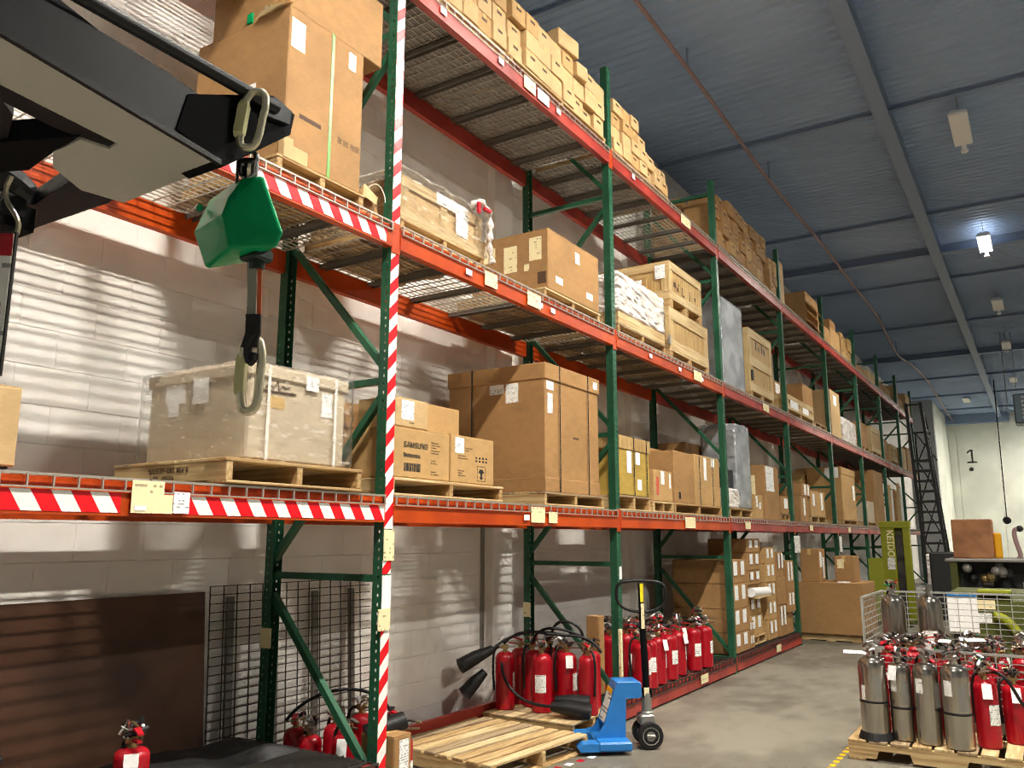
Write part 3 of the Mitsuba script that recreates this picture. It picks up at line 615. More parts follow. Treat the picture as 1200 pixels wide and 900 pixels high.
k = carton('large_carton', 'wide tan carton with three taped sheets on its side on the middle shelf', 'box', -0.78, -0.02, 1.955, 2.88, z, 4.07, 1, tape=False)
stick(k, '-y', 1.955, -0.66, -0.54, 3.86, 3.99, 'm_cream', 'taped_sheet'); stick(k, '-y', 1.955, -0.45, -0.32, 3.74, 3.97, 'm_cream', 'taped_sheet'); stick(k, '-y', 1.955, -0.20, -0.08, 3.81, 4.01, 'm_cream', 'taped_sheet'); stick(k, '-y', 1.955, -0.25, -0.20, 3.73, 3.79, 'm_cream', 'taped_sheet')
stick(k, '+x', -0.02, 2.43, 2.51, 3.90, 4.0); stick(k, '+x', -0.02, 2.08, 2.20, 3.63, 3.69, 'm_label'); stick(k, '+x', -0.02, 2.63, 2.75, 3.63, 3.69, 'm_label')
stick(k, '-y', 1.955, -0.12, -0.04, 3.60, 3.70, 'm_ink_brown', 'printed_mark')

# second bay, middle shelf
pallet('wooden pallet under the crumpled white wrapped load beside the second post', -0.9, -0.035, 3.32, 4.50, zm, h=0.11, seed=12)
z = zm + 0.112
k = put('wrapped_load', bx(-0.85, -0.07, 3.36, 4.46, z, 4.04, 0.02), CARD[3], None, 'load bagged in crumpled white plastic beside the second green post', 'wrapped pallet load')
film(k, -0.87, -0.055, 3.345, 4.475, z + 0.12, 4.07, 'm_whitewrap', amp=0.03, seed=8)
put('base_board', bx(-0.87, -0.04, 3.33, 4.49, z, z + 0.13, 0.004), WY[1], k)
k = crate('large square plywood crate, lower of the two stacked on the middle shelf', -0.9, -0.05, 4.66, 5.90, zm, 4.06, 'm_ply', bat=0.14, front=1)
put('clip', bx(-0.055, -0.035, 4.62, 4.66, 3.62, 3.72), 'm_galv', k); stick(k, '-y', 4.66, -0.30, -0.16, 3.86, 4.0, 'm_label')
k = crate('flat plywood crate with dark stencils, upper of the two stacked on the middle shelf', -0.9, -0.05, 4.71, 5.73, 4.062, 4.60, 'm_ply', bat=0.10, front=1)
put('stencil', cat([bx(-0.064, -0.061, y, y + w, z, z + h) for y, w, z, h in ((4.86, .07, 4.33, .06), (4.96, .05, 4.30, .05), (5.12, .02, 4.28, .10), (5.14, .05, 4.28, .02), (5.36, .02, 4.28, .11), (5.52, .04, 4.32, .04), (5.0, .03, 4.37, .03))]), 'm_ink_brown', k)
stick(k, '-y', 4.705, -0.22, -0.10, 4.40, 4.56, 'm_label'); put('side_panel', bx(-0.62, -0.33, 4.705, 4.722, 4.20, 4.46), WX[0], k); stick(k, '-y', 4.704, -0.54, -0.38, 4.35, 4.42, 'm_label')

# second bay, lower shelf
pallet('dark pallet under the olive strapped carton beside the second post', -0.9, -0.05, 3.24, 4.0, zt, h=0.14, seed=14)
z = zt + 0.142
k = carton('strapped_carton', 'olive yellow lidded carton with black straps beside the second post', 'box', -0.85, -0.05, 3.30, 3.98, z, 2.40, mat('m_card_olive', 0, 0.7, fn=card_fn((182, 152, 70), 0.85)), tape=False)
put('lid', bx(-0.86, -0.04, 3.29, 3.99, 2.365, 2.49, 0.005), 'm_ply', k)
straps(k, -0.861, -0.039, 3.289, 3.991, z, 2.49, ys=(3.60, 3.90), w=0.007)
stick(k, '+x', -0.05, 3.46, 3.56, 2.15, 2.36, 'm_white'); stick(k, '+x', -0.05, 3.66, 3.76, 2.24, 2.36, 'm_white'); stick(k, '+x', -0.05, 3.69, 3.79, 2.0, 2.1, 'm_white')
pallet('small pallet under the small red printed carton', -0.6, -0.02, 4.0, 4.53, zt, h=0.11, seed=15, nb=5)
k = carton('carton', 'small tan carton with red print in front of the wide brown carton', 'box', -0.45, -0.02, 4.02, 4.50, zt + 0.112, 2.22, 0)
stick(k, '+x', -0.02, 4.20, 4.29, 2.08, 2.215, 'm_white'); stick(k, '+x', -0.02, 4.08, 4.14, 1.97, 2.15, mat('m_pinkprint', (190, 84, 70), 0.6), 'red_print'); stick(k, '+x', -0.02, 4.42, 4.46, 2.05, 2.2, 'm_white'); stick(k, '-y', 4.02, -0.22, -0.10, 2.18, 2.215, 'm_white')
pallet('wooden pallet under the wide brown carton beside the third post', -0.9, -0.04, 4.62, 6.12, zt, h=0.115, seed=16)
z = zt + 0.117
k = carton('large_carton', 'wide brown carton with a black strap left of the third green post', 'box', -0.86, -0.40, 4.6, 5.25, z, 2.53, 1, tape=False)
stick(k, '-y', 4.6, -0.62, -0.54, 2.33, 2.38, 'm_ink_brown', 'printed_mark'); stick(k, '-y', 4.6, -0.49, -0.43, 2.4, 2.5, 'm_ink', 'printed_mark')
k = carton('large_carton', 'tan carton with white label and strap just left of the third green post', 'box', -0.86, -0.05, 5.27, 6.11, z, 2.48, 0, tape=False)
straps(k, -0.86, -0.05, 5.27, 6.11, z, 2.48, ys=(5.42, 5.86)); stick(k, '+x', -0.05, 5.56, 5.65, 2.20, 2.46, 'm_white'); stick(k, '+x', -0.05, 5.82, 5.93, 2.37, 2.47, 'm_white')
k = carton('carton', 'narrow carton filling the gap before the wide strapped carton', 'box', -0.38, -0.06, 4.66, 5.24, z, 2.47, 1, tape=False)
stick(k, '+x', -0.06, 4.78, 4.84, 1.96, 2.03, 'm_ink', 'printed_mark')

# third bay, middle and lower shelves
k = put('wrapped_slab', bx(-0.6, -0.06, 6.46, 7.30, zm, 4.60, 0.015), CARD[3], None, 'tall slab wrapped in silver grey plastic right of the third post, middle shelf', 'wrapped load')
film(k, -0.615, -0.048, 6.448, 7.312, zm + 0.002, 4.615, 'm_silverwrap', amp=0.014, seed=11)
k = crate('tall narrow plywood crate with two framed panels on the middle shelf', -0.8, -0.05, 7.62, 8.78, zm, 4.47, 'm_ply', bat=0.13, front=1)
put('batten', bx(-0.064, -0.046, 7.62, 8.78, 3.93, 4.07, 0.003), WY[1], k)
put('stencil', cat([bx(-0.064, -0.061, y, y + .05, 4.2, 4.2 + h) for y, h in ((7.98, .12), (8.12, .07), (8.28, .15), (8.40, .1))]), 'm_ink', k); put('clip', bx(-0.055, -0.03, 7.66, 7.72, 3.72, 3.86), 'm_ink', k)
k = put('wrapped_load', bx(-0.5, -0.08, 6.86, 7.38, zt + 0.12, 2.98, 0.015), CARD[3], None, 'narrow tall load wrapped in crinkled silver plastic right of the third post, lower shelf', 'wrapped load')
film(k, -0.515, -0.066, 6.848, 7.392, zt + 0.12, 3.0, 'm_silverwrap', amp=0.02, seed=12)
pallet('wooden pallet under the crinkled silver load', -0.8, -0.04, 6.42, 7.36, zt, h=0.115, seed=18)
carton('carton', 'brown box behind the crinkled silver load', 'box', -0.95, -0.56, 6.35, 7.5, zt + .117, 2.75, 1, tape=False)
k = put('shrink_wrapped_bundle', bx(-0.45, -0.06, 6.36, 6.79, zt + 0.117, 2.12, 0.02), CARD[1], None, 'low bundle in clear wrap at the foot of the third post', 'bundle'); film(k, -0.465, -0.05, 6.345, 6.80, zt + .117, 2.14, 'm_whitewrap', amp=0.02, seed=14)
put('black_crate', bx(-0.4, -0.1, 6.40, 6.8, 2.145, 2.40, 0.01), 'm_black', label='black plastic box on the low bundle by the third post', cat='box')
k = carton('carton', 'small tan carton with white labels right of the silver load', 'box', -0.40, -0.02, 7.40, 7.78, zt, 2.12, 0); stick(k, '+x', -0.02, 7.46, 7.54, 1.95, 2.10, 'm_label'); stick(k, '+x', -0.02, 7.6, 7.68, 1.93, 2.02, 'm_label')
k = carton('large_carton', 'tall brown carton with a sheet on its side in the third full bay', 'box', -0.9, -0.05, 8.02, 8.76, zt, 2.56, 1, tape=False); stick(k, '-y', 8.02, -0.36, -0.18, 2.15, 2.42, 'm_cream', 'taped_sheet'); stick(k, '+x', -0.05, 8.1, 8.5, 2.2, 2.55, 'm_label')

# ------------------------------------------------------------------ walls of small cartons on the top shelf
zt3 = LV[2][1] + 0.0195
def carton_wall(where, y0, y1, ncol, tiers, h, z0, x0=-0.42, x1=-0.02, seed=0, skip=(), m=2, group='small cartons on the top shelf', tname=None):
    r = random.Random(seed); w = (y1 - y0) / ncol
    for t in range(tiers):
        for c in range(ncol):
            if (t, c) in skip: continue
            j = r.uniform(-0.014, 0.014) - (0.0 if r.random() < 0.85 else 0.04)
            yy = y0 + c * w
            tn = {0: 'bottom', tiers - 1: 'top'}.get(t, {1: 'second', 2: 'third'}.get(t, 'fourth'))
            k = carton('small_carton', f'tan carton, {tname or tn} tier, {ordn(c)} from left, {where}', 'box', x0 + j, x1 + j, yy + 0.003, yy + w - 0.003, z0 + t * h + 0.001, z0 + (t + 1) * h - 0.001,
                       m if r.random() < 0.8 else 0, tape=False, group=group, b=0.004)
            if r.random() < 0.75:
                zz = z0 + t * h + h * 0.62
                stick(k, '+x', x1 + j, yy + w * 0.32, yy + w * 0.66, zz, zz + 0.022, 'm_ink_brown', 'printed_mark')
            put('tape', bx(x1 + j - 0.002, x1 + j + 0.0012, yy + w / 2 - 0.015, yy + w / 2 + 0.015, z0 + (t + 1) * h - 0.05, z0 + (t + 1) * h - 0.002), 'm_tape_clear', k)
w = 'long top-shelf stack left of second green post'
pallet('low pallet under the left wall of cartons on the top shelf', -0.9, -0.03, 0.55, 1.33, zt3, h=0.07, seed=20, group='pallets on the top shelf')
pallet('low pallet under the long top-shelf stack left of the second green post', -0.9, 0.0, 1.36, 3.05, zt3, h=0.07, seed=21, group='pallets on the top shelf')
carton_wall('top-shelf stack above the striped post', 0.56, 1.32, 4, 3, 0.165, 5.329, seed=1)
carton_wall(w, 1.37, 3.03, 8, 3, 0.165, 5.329, x0=-0.40, x1=0.0, seed=2, skip=((2, 5),))
k = carton('small_carton', 'small tan carton lying turned and tipped forward on the top shelf carton wall', 'box', -0.34, 0.05, 2.425, 2.60, 5.661, 5.80, 2, tape=False, yaw=-5, group='small cartons on the top shelf')
k = carton('small_carton', 'small tan carton perched highest on the carton wall left of the second post', 'box', -0.34, 0.03, 2.14, 2.46, 5.828, 5.99, 2, tape=False, yaw=-6, group='small cartons on the top shelf')
w = 'top-shelf stack right of second green post'
pallet('low pallet under the stepped carton pile right of the second post on the top shelf', -0.9, -0.03, 3.24, 4.74, zt3, h=0.07, seed=22, group='pallets on the top shelf')
carton_wall(w, 3.3, 4.70, 7, 3, 0.14, 5.329, seed=3, skip=((2, 6), (2, 4), (2, 5)))
carton_wall(w, 3.3, 3.9, 3, 1, 0.14, 5.7495, seed=4, tname='uppermost')
# third bay: tall wall with a broad brown flank
pallet('low pallet under the tall carton wall right of the third post on the top shelf', -0.9, -0.03, 6.36, 8.76, zt3, h=0.08, seed=23, group='pallets on the top shelf')
carton_wall('tall top-shelf stack right of third green post', 6.40, 8.74, 9, 4, 0.19, 5.339, x0=-0.45, x1=-0.04, seed=5, skip=((3, 0),), m=1)
carton('large_carton', 'broad brown carton behind the tall carton wall, its flank facing the striped post', 'box', -0.92, -0.50, 6.36, 7.6, 5.339, 6.04, 1, tape=False)
carton_wall('narrow top-shelf stack before the fourth green post', 8.84, 9.24, 2, 3, 0.2, zt3, seed=6, m=1)
k = carton('carton', 'upright carton lid standing behind the narrow stack before the fourth post', 'box', -0.5, -0.03, 9.42, 9.72, zt3 + .002, 5.98, 2, tape=False)
# fourth bay top: opened carton with flaps
k = carton('large_carton', 'brown carton with torn open pale flaps on the top shelf', 'box', -0.75, -0.05, 11.32, 12.30, zt3, 5.95, 1, tape=False)
for i, z in enumerate((5.40, 5.58, 5.74)):
    put('flap', hull([(-0.05, 11.3, z), (-0.05, 12.2, z + 0.03), (-0.03, 11.3, z), (0.06 - .02 * i, 11.24, z - 0.10), (0.05, 12.2, z - 0.13), (0.07, 11.26, z - 0.10)]), CARD[2], k)
carton('carton', 'small brown carton right of the opened carton on the top shelf', 'box', -0.5, -0.05, 12.62, 13.3, zt3, 5.62, 1)
carton('carton', 'tan carton with a small one behind on the top shelf, fifth bay', 'box', -0.5, -0.05, 13.34, 14.2, zt3, 5.72, 0)
carton('carton', 'small tan carton stacked on top in the fifth bay of the top shelf', 'box', -0.5, -0.08, 13.5, 14.0, 5.722, 5.93, 1)
carton_wall('square top-shelf block in the fifth bay', 14.36, 15.44, 3, 2, 0.29, zt3, x0=-0.6, x1=-0.05, seed=7, m=0)
carton('carton', 'small pale carton in the sixth bay of the top shelf', 'box', -0.5, -0.05, 17.5, 18.4, zt3, 5.55, 2)
carton('carton', 'dark brown carton in the sixth bay of the top shelf', 'box', -0.6, -0.1, 16.3, 17.2, zt3, 5.5, 1)
carton('carton', 'tall thin pale carton in the seventh bay of the top shelf', 'box', -0.3, -0.05, 21.82, 22.3, zt3, 5.86, 2)
carton('carton', 'brown carton beside the tall thin pale one on the top shelf', 'box', -0.7, -0.1, 19.2, 21.2, zt3, 5.6, 1)
carton('carton', 'tall pale carton at the far end of the top shelf', 'box', -0.3, -0.03, 23.8, 24.7, zt3, 5.90, 2); carton('carton', 'brown carton left of the last tall pale one on the top shelf', 'box', -0.7, -0.1, 22.4, 23.6, zt3, 5.62, 1)

# ------------------------------------------------------------------ bays four to eight, middle and lower shelves
k = crate('low long wooden crate with white labels on the middle shelf, fourth bay', -0.6, -0.04, 9.50, 11.30, zm, 3.80, 'm_ply', bat=0.09, front=2)
stick(k, '+x', -0.035, 9.7, 10.2, 3.6, 3.72); stick(k, '+x', -0.035, 10.5, 10.9, 3.6, 3.70, 'm_white')
k = carton('large_carton', 'tan carton standing behind the low long wooden crate, fourth bay', 'box', -0.95, -0.62, 9.7, 11.45, zm, 4.32, 1, tape=False); stick(k, '+x', -0.62, 9.8, 10.1, 4.1, 4.28, 'm_white'); stick(k, '+x', -0.62, 11.1, 11.4, 4.1, 4.28, 'm_white')
pallet('pallet just before the fifth post, middle shelf', -0.8, -0.04, 11.4, 12.3, zm, h=0.11, nb=6)
carton('large_carton', 'brown carton behind the fifth post on the middle shelf', 'box', -0.85, -0.25, 11.5, 12.28, zm + 0.112, 4.30, 1, tape=False)
k = carton('large_carton', 'tall pale carton with white label right of the fifth post, middle shelf', 'box', -0.7, -0.05, 12.85, 13.7, zm, 4.38, 2, tape=False); stick(k, '+x', -0.05, 13.1, 13.4, 4.1, 4.3, 'm_white')
k = put('wrapped_load', bx(-0.8, -0.1, 14.0, 15.3, zm, 3.92, 0.03), CARD[3], None, 'bundle in wrinkled plastic left of the sixth post, middle shelf', 'wrapped load'); film(k, -0.82, -0.08, 13.98, 15.32, zm + .002, 3.95, 'm_whitewrap', amp=0.03, seed=20)
put('drum', lathe([(0, 0), (0.25, 0), (0.26, 0.02), (0.25, 0.24), (0.26, 0.25), (0.25, 0.27), (0.25, 0.48), (0.24, 0.5), (0, 0.49)], 20, (-0.5, 14.7, 4.0)), 'm_machine', label='dark round drum on the wrinkled plastic bundle', cat='drum', smooth=40)
pallet('pallet right of the sixth post, middle shelf', -0.8, -0.04, 15.7, 16.7, zm, h=0.11, nb=6)
carton('large_carton', 'reddish brown carton right of the sixth post, middle shelf', 'box', -0.8, -0.05, 15.75, 16.7, zm + .112, 4.1, 1, tape=False)
k = crate('pale framed crate in the sixth bay of the middle shelf', -0.7, -0.05, 17.2, 18.5, zm, 4.16, 'm_ply', bat=0.12, front=1)
carton('large_carton', 'dark brown carton left of the eighth post, middle shelf', 'box', -0.8, -0.1, 18.9, 20.0, zm, 4.05, 1, tape=False)
k = crate('small framed crate in the seventh bay of the middle shelf', -0.6, -0.05, 20.1, 21.2, zm, 4.0, 'm_ply', bat=0.12, front=1)
carton('large_carton', 'pale carton in the last bay of the middle shelf', 'box', -0.6, -0.05, 22.2, 23.0, zm, 4.1, 2, tape=False); carton('large_carton', 'brown carton in the last bay of the middle shelf', 'box', -0.6, -0.05, 23.2, 24.4, zm, 4.2, 1, tape=False)

pallet('small pallet left of the fourth post, lower shelf', -0.7, -0.04, 8.79, 9.28, zt, h=0.10, nb=5)
k = carton('carton', 'small brown carton on a pallet left of the fourth post, lower shelf', 'box', -0.5, -0.05, 8.80, 9.27, zt + .102, 2.16, 1); stick(k, '+x', -0.05, 9.0, 9.2, 1.98, 2.13, 'm_white')
k = carton('carton', 'small brown carton with white labels, upper of two right of the fourth post', 'box', -0.5, -0.05, 10.12, 10.72, 2.215, 2.42, 1); stick(k, '+x', -0.05, 10.3, 10.42, 2.24, 2.41, 'm_white'); stick(k, '+x', -0.05, 10.52, 10.62, 2.24, 2.41, 'm_white')
k = carton('carton', 'brown carton, lower of two right of the fourth post', 'box', -0.5, -0.05, 10.0, 10.5, zt, 2.21, 1); stick(k, '+x', -0.05, 10.2, 10.3, 1.9, 2.18, 'm_white')
pallet('dark pallet under the pale carton with two labels, lower shelf', -0.7, -0.04, 10.66, 11.75, zt, h=0.11, nb=6)
k = carton('large_carton', 'pale carton with two white labels left of the fifth post, lower shelf', 'box', -0.6, -0.05, 10.7, 11.75, zt + .112, 2.33, 0, tape=False); stick(k, '+x', -0.05, 10.85, 11.0, 2.08, 2.28, 'm_white'); stick(k, '+x', -0.05, 11.45, 11.6, 2.02, 2.32, 'm_white')
k = put('yellow_crate', hull([(x, y, z) for x in (-0.96, -0.73) for y, z in ((12.52, zt), (14.4, zt), (14.4, 2.93), (13.6, 2.93), (12.52, 2.5))]), 'm_ply', label='sloped yellowish crate behind the pale carton with two labels', cat='crate')
put('label_sheet', bx(-0.731, -0.726, 12.7, 13.3, 2.25, 2.5), 'm_white', k)
pallet('pallet under the tall tan carton right of the fifth post', -0.7, -0.04, 13.3, 14.65, zt, h=0.10, nb=6)
k = carton('large_carton', 'tall tan lidded carton between the fifth and sixth posts, lower shelf', 'box', -0.7, -0.05, 13.35, 14.7, zt + .102, 2.90, 0, tape=False); put('lid', bx(-0.71, -0.04, 13.34, 14.71, 2.78, 2.915, 0.006), CARD[0], k); stick(k, '+x', -0.05, 14.4, 14.6, 2.3, 2.6, 'm_white'); stick(k, '-y', 13.34, -0.35, -0.1, 2.7, 2.9, 'm_white')
carton('large_carton', 'tall brown carton right of the sixth post, lower shelf', 'box', -0.6, -0.05, 17.0, 18.3, zt, 3.1, 1, tape=False); carton('carton', 'small grey carton right of the sixth post, lower shelf', 'box', -0.5, -0.05, 16.0, 16.8, zt + .1, 2.35, 3)
pallet('pallet under the small grey carton right of the sixth post', -0.7, -0.04, 15.9, 16.9, zt, h=0.098, nb=5)
r = random.Random(31)
for i in range(7):
    y = 18.76 + i * 0.42; h = r.uniform(2.7, 3.15)
    put('leaning_board', bx(-0.10, -0.04, y, y + r.uniform(0.12, 0.3), zt, h, 0.006), (WZ, CARD[2], 'm_white', CARD[1])[i % 4], label=f'{ordn(i)} upright board from left among those at the far end of the lower shelf', cat='board', group='upright boards on the far lower shelf')

# ------------------------------------------------------------------ floor level of the rack
zf = 0.1885
r = random.Random(17)
def bigstack(label0, y0, y1, x0, x1, zs, m, lab=True):
    for i, (a, b) in enumerate(zip(zs[:-1], zs[1:])):
        k = carton('carton', f'{("bottom", "second", "third", "fourth", "fifth")[i]} carton of {label0}', 'box', x0, x1 + r.uniform(-.01, .01), y0, y1, a + .001, b - .001, m, tape=False, group='cartons stacked at floor level')
        if lab:
            for q in range(2):
                yy = y0 + (y1 - y0) * (0.15 + 0.45 * q); stick(k, '+x', x1 + .008, yy, yy + (y1 - y0) * 0.22, a + (b - a) * .35, b - .02, 'm_white')
bigstack('the long brown stack behind the third post', 6.32, 6.95, -0.78, -0.04, (zf, .43, .705, 1.0, 1.285), 1)
bigstack('the narrow stack at the foot of the third post', 6.98, 7.18, -0.5, -0.05, (zf, 0.36, .52), 1)
pallet('pallet under the leaning carton stack at floor level', -0.8, -0.1, 7.2, 7.9, zf, h=0.11, nb=5, group='pallets at floor level')
bigstack('the tall stack between the third and fourth posts', 7.24, 7.82, -0.62, -0.12, (zf + .112, 0.56, .78), 0)
bigstack('the upper pile in the tall stack between the third and fourth posts', 7.2, 7.78, -0.62, -0.10, (0.95, 1.13, 1.36, 1.54), 1)
put('foam_roll', tube([(-0.06, 7.16, 0.86), (-0.06, 7.9, 0.84)], 0.06, 14), 'm_white', label='white roll lying across the floor level carton stack', cat='roll', smooth=40)
put('plank', bx(-0.6, 0.0, 7.2, 7.85, 0.782, 0.797), WY[1], label='plank under the white roll', cat='plank')
put('spacer_block', bx(-0.55, -0.15, 7.25, 7.8, 0.80, 0.948), CARD[1], label='flat carton behind the white roll', cat='box')
bigstack('the stack just right of the white roll', 7.95, 8.4, -0.6, -0.08, (zf, .45, .70, .95, 1.2, 1.42), 0)
bigstack('the stack left of the fourth post', 8.44, 8.82, -0.6, -0.06, (zf, .62, 1.0, 1.35), 1)
bigstack('the tall thin stack at the fourth post', 8.86, 9.25, -0.6, -0.04, (zf + .3, .78, 1.22), 1)
put('riser', bx(-0.55, -0.08, 8.88, 9.23, zf, zf + .3), CARD[1], label='brown carton propping up the thin stack at the fourth post', cat='box')
for i, (y0, y1, z0, z1) in enumerate(((7.3, 7.75, 1.362, 1.362), )): pass
pallet('pallet under the big brown carton standing in the aisle', -0.16, 0.72, 9.98, 11.0, 0.0, h=0.11, group='pallets on the floor', blocks=True)
carton('large_carton', 'big plain brown carton standing at the end of the floor level rack', 'box', -0.15, 0.80, 9.9, 10.95, 0.112, 0.87, 1, tape=False)
k = carton('carton', 'tall brown carton with white labels on the big plain brown carton', 'box', -0.12, 0.16, 10.05, 10.5, 0.872, 1.38, 1); stick(k, '+x', 0.16, 10.12, 10.25, 1.1, 1.33, 'm_white'); stick(k, '+x', 0.16, 10.3, 10.42, 0.92, 1.25, 'm_white')
k = carton('carton', 'brown carton with taped sheet and open flap, right one on the big plain brown carton', 'box', 0.34, 0.62, 10.3, 10.8, 0.872, 1.27, 1); stick(k, '-y', 10.3, 0.38, 0.48, 1.08, 1.22, 'm_cream', 'taped_sheet')
put('paper_sheet', bx(0.42, 0.58, 10.0, 10.2, 0.872, 0.885), 'm_white', label='white sheet lying on the big plain brown carton', cat='paper')
k = carton('carton', 'small cardboard box with a white and amber label at the foot of the striped post', 'box', -0.22, 0.03, 0.11, 0.26, 0.0, 0.455, 1); stick(k, '+x', 0.03, 0.155, 0.235, 0.27, 0.43, 'm_label'); stick(k, '+x', 0.03, 0.15, 0.24, 0.16, 0.255, 'm_amber', 'amber_label')
put('cardboard_strip', bx(-0.36, -0.24, 3.18, 3.30, 0.19, 0.86, 0.004), CARD[1], label='brown cardboard box standing behind the second green post', cat='box')

# dark board and wire panels leaning on the wall, black mats on the low deck
put('dark_board', hull([(x + (0.10 if z < .1 else 0), y, z) for x in (-1.165, -1.145) for y in (-3.0, -0.30) for z in (0.02, 1.225)]), 'm_darkboard', label='large dark brown board leaning against the block wall', cat='board')
def mesh_panel(w, h, dy, dz, r=0.003):
    ms = [bx(-r, r, y - r, y + r, 0, h) for y in np.arange(0, w + .001, dy)] + [bx(r, 3 * r, 0, w, z - r, z + r) for z in np.arange(0, h + .001, dz)]
    return cat(ms)
k = put('wire_shelf', mesh_panel(1.42, 1.25, 0.1016, 0.052), 'm_wire_dark', label='wire deck panel standing on edge against the block wall behind the striped post', cat='wire panel', M=T().translate([-1.06, -0.28, 0.01]).rotate([0, 1, 0], -3))
for y in (0.14, 0.50, 0.86, 1.22): put('support_channel', bx(-0.03, -0.008, y, y + 0.05, 0.02, 1.18), 'm_channel', k, M=T().translate([-1.06, -0.28, 0.01]).rotate([0, 1, 0], -3))
def rumple(x0, x1, y0, y1, z, amp, seed, n=26):
    g = np.linspace(0, 1, n); X, Y = np.meshgrid(x0 + (x1 - x0) * g, y0 + (y1 - y0) * g, indexing='ij')
    e = np.minimum(1, 6 * np.minimum(np.minimum(g, 1 - g)[:, None], np.minimum(g, 1 - g)[None, :]))
    Z = z + 0.012 + amp * e * meshkit.noise(np.stack([X * 4, Y * 4, X * 0], -1), seed)
    V = np.concatenate([np.stack([X, Y, Z], -1).reshape(-1, 3), np.stack([X, Y, X * 0 + z], -1).reshape(-1, 3)])
    F, N = [], n * n
    for i in range(n - 1):
        for j in range(n - 1):
            a, b, c, d = i * n + j, (i + 1) * n + j, (i + 1) * n + j + 1, i * n + j + 1
            F += [[a, b, c], [a, c, d], [N + a, N + c, N + b], [N + a, N + d, N + c]]
    rim = [i * n for i in range(n)] + [(n - 1) * n + j for j in range(1, n)] + [i * n + n - 1 for i in range(n - 2, -1, -1)] + [j for j in range(n - 2, 0, -1)]
    for a, b in zip(rim, rim[1:] + rim[:1]): F += [[a, b, N + b], [a, N + b, N + a]]
    m = trimesh.Trimesh(V, F, process=False); m.fix_normals(); return m
put('black_mat', rumple(-0.95, -0.48, -1.35, -0.08, 0.353, 0.13, 3), 'm_rubber', label='rumpled black rubber mat on the low wire deck before the dark board', cat='mat', smooth=True)
put('black_mat', rumple(-0.95, -0.30, -2.6, -1.38, 0.353, 0.10, 6), 'm_rubber', label='flat black sheet at the left end of the low wire deck', cat='mat', smooth=True)
M = T().translate([0.0, -1.45, 0.36]).scale([.46, 1, 1])
put('black_mat', bx(-0.28, -0.04, -1.5, -0.08, 0.352, 0.357), 'm_rubber', label='thin black sheet under the loose dark wire deck in the left bay', cat='mat')
k = put('loose_wire_deck', wire_deck(1.35, fall=0.003), 'm_wire_dark', None, 'loose dark wire deck lying on top of the low deck in the left bay', 'wire deck', M=M)

# ------------------------------------------------------------------ fire extinguishers
_ex = {}
def sector(r, z0, z1, a0, a1, n=10):
    V = [[r * math.cos(t), r * math.sin(t), z] for t in np.linspace(a0, a1, n) for z in (z0, z1)]
    return trimesh.Trimesh(V, [[2 * i, 2 * i + 2, 2 * i + 3] for i in range(n - 1)] + [[2 * i, 2 * i + 3, 2 * i + 1] for i in range(n - 1)], process=False)
def ext_parts(rad, h, horn):
    key = (rad, h, horn)
    if key in _ex: return _ex[key]
    r = rad
    body = lathe([(0, 0.006), (r * .86, 0), (r * .97, 0.006), (r, 0.02), (r, h * .84), (r * .985, h * .875), (r * .93, h * .915), (r * .80, h * .95), (r * .58, h * .975), (r * .34, h * .985), (0, h * .985)], 24)
    neck = lathe([(r * .30, h * .98), (r * .30, h * 1.0), (0.018, h * 1.0), (0.018, h + .03), (0, h + .03)], 12)
    valve = cat(neck, bx(-0.035, 0.03, -0.014, 0.014, h + .015, h + .048, .004), cylm((0.0, 0.0, h + .03), (0.0, -0.032, h + .03), 0.017, 12), cylm((-.03, 0, h + .03), (-.055, 0, h + .028), .010, 8), tube(spline([(.0, .016, h + .04), (.02, .03, h + .045), (.035, .028, h + .03), (.02, .018, h + .02)], 8), .003, 5), bx(-.006, .006, -.006, .006, h + .045, h + .07))
    lever = hull([(-0.02, s * 0.013, h + z) for s in (-1, 1) for z in (.052, .066)] + [(0.055, s * 0.015, h + .075) for s in (-1, 1)] + [(0.055, s * 0.015, h + .086) for s in (-1, 1)])
    lever = cat(lever, hull([(0.055, s * 0.015, h + z) for s in (-1, 1) for z in (.075, .086)] + [(0.125, s * 0.012, h + z) for s in (-1, 1) for z in (.064, .072)]))
    carry = hull([(0.02, s * 0.012, h + z) for s in (-1, 1) for z in (.024, .034)] + [(0.115, s * 0.011, h + z) for s in (-1, 1) for z in (.030, .039)])
    pts = [(-0.035, 0, h + .03), (-r * .9, -.01, h + .02), (-r - .018, -.02, h * .86), (-r - .016, -.02, h * .55), (-r - .010, -.02, h * .32)]
    hose = tube(spline(pts, 14), 0.010, 7)
    if horn: hose = cat(hose, tube([(-r - .012, -.02, h * .42), (-r - .014, -.02, h * .34), (-r - .03, -.025, h * .06)], [0.013, 0.022, 0.042], 12))
    th = np.linspace(-0.6, 0.6, 9); zz = (h * .34, h * .64)
    V = [[(r + .0012) * math.cos(t), (r + .0012) * math.sin(t), z] for t in th for z in zz]
    F = [[2 * i, 2 * i + 2, 2 * i + 3] for i in range(8)] + [[2 * i, 2 * i + 3, 2 * i + 1] for i in range(8)]
    lab = trimesh.Trimesh(V, F, process=False)
    tag = bx(-0.03, 0.03, -0.001, 0.001, -0.10, 0, 0)
    _ex[key] = dict(body=body, valve=valve, lever=lever, carrying_handle=carry, hose=hose, label=lab, tag=tag)
    return _ex[key]
_exply = {}
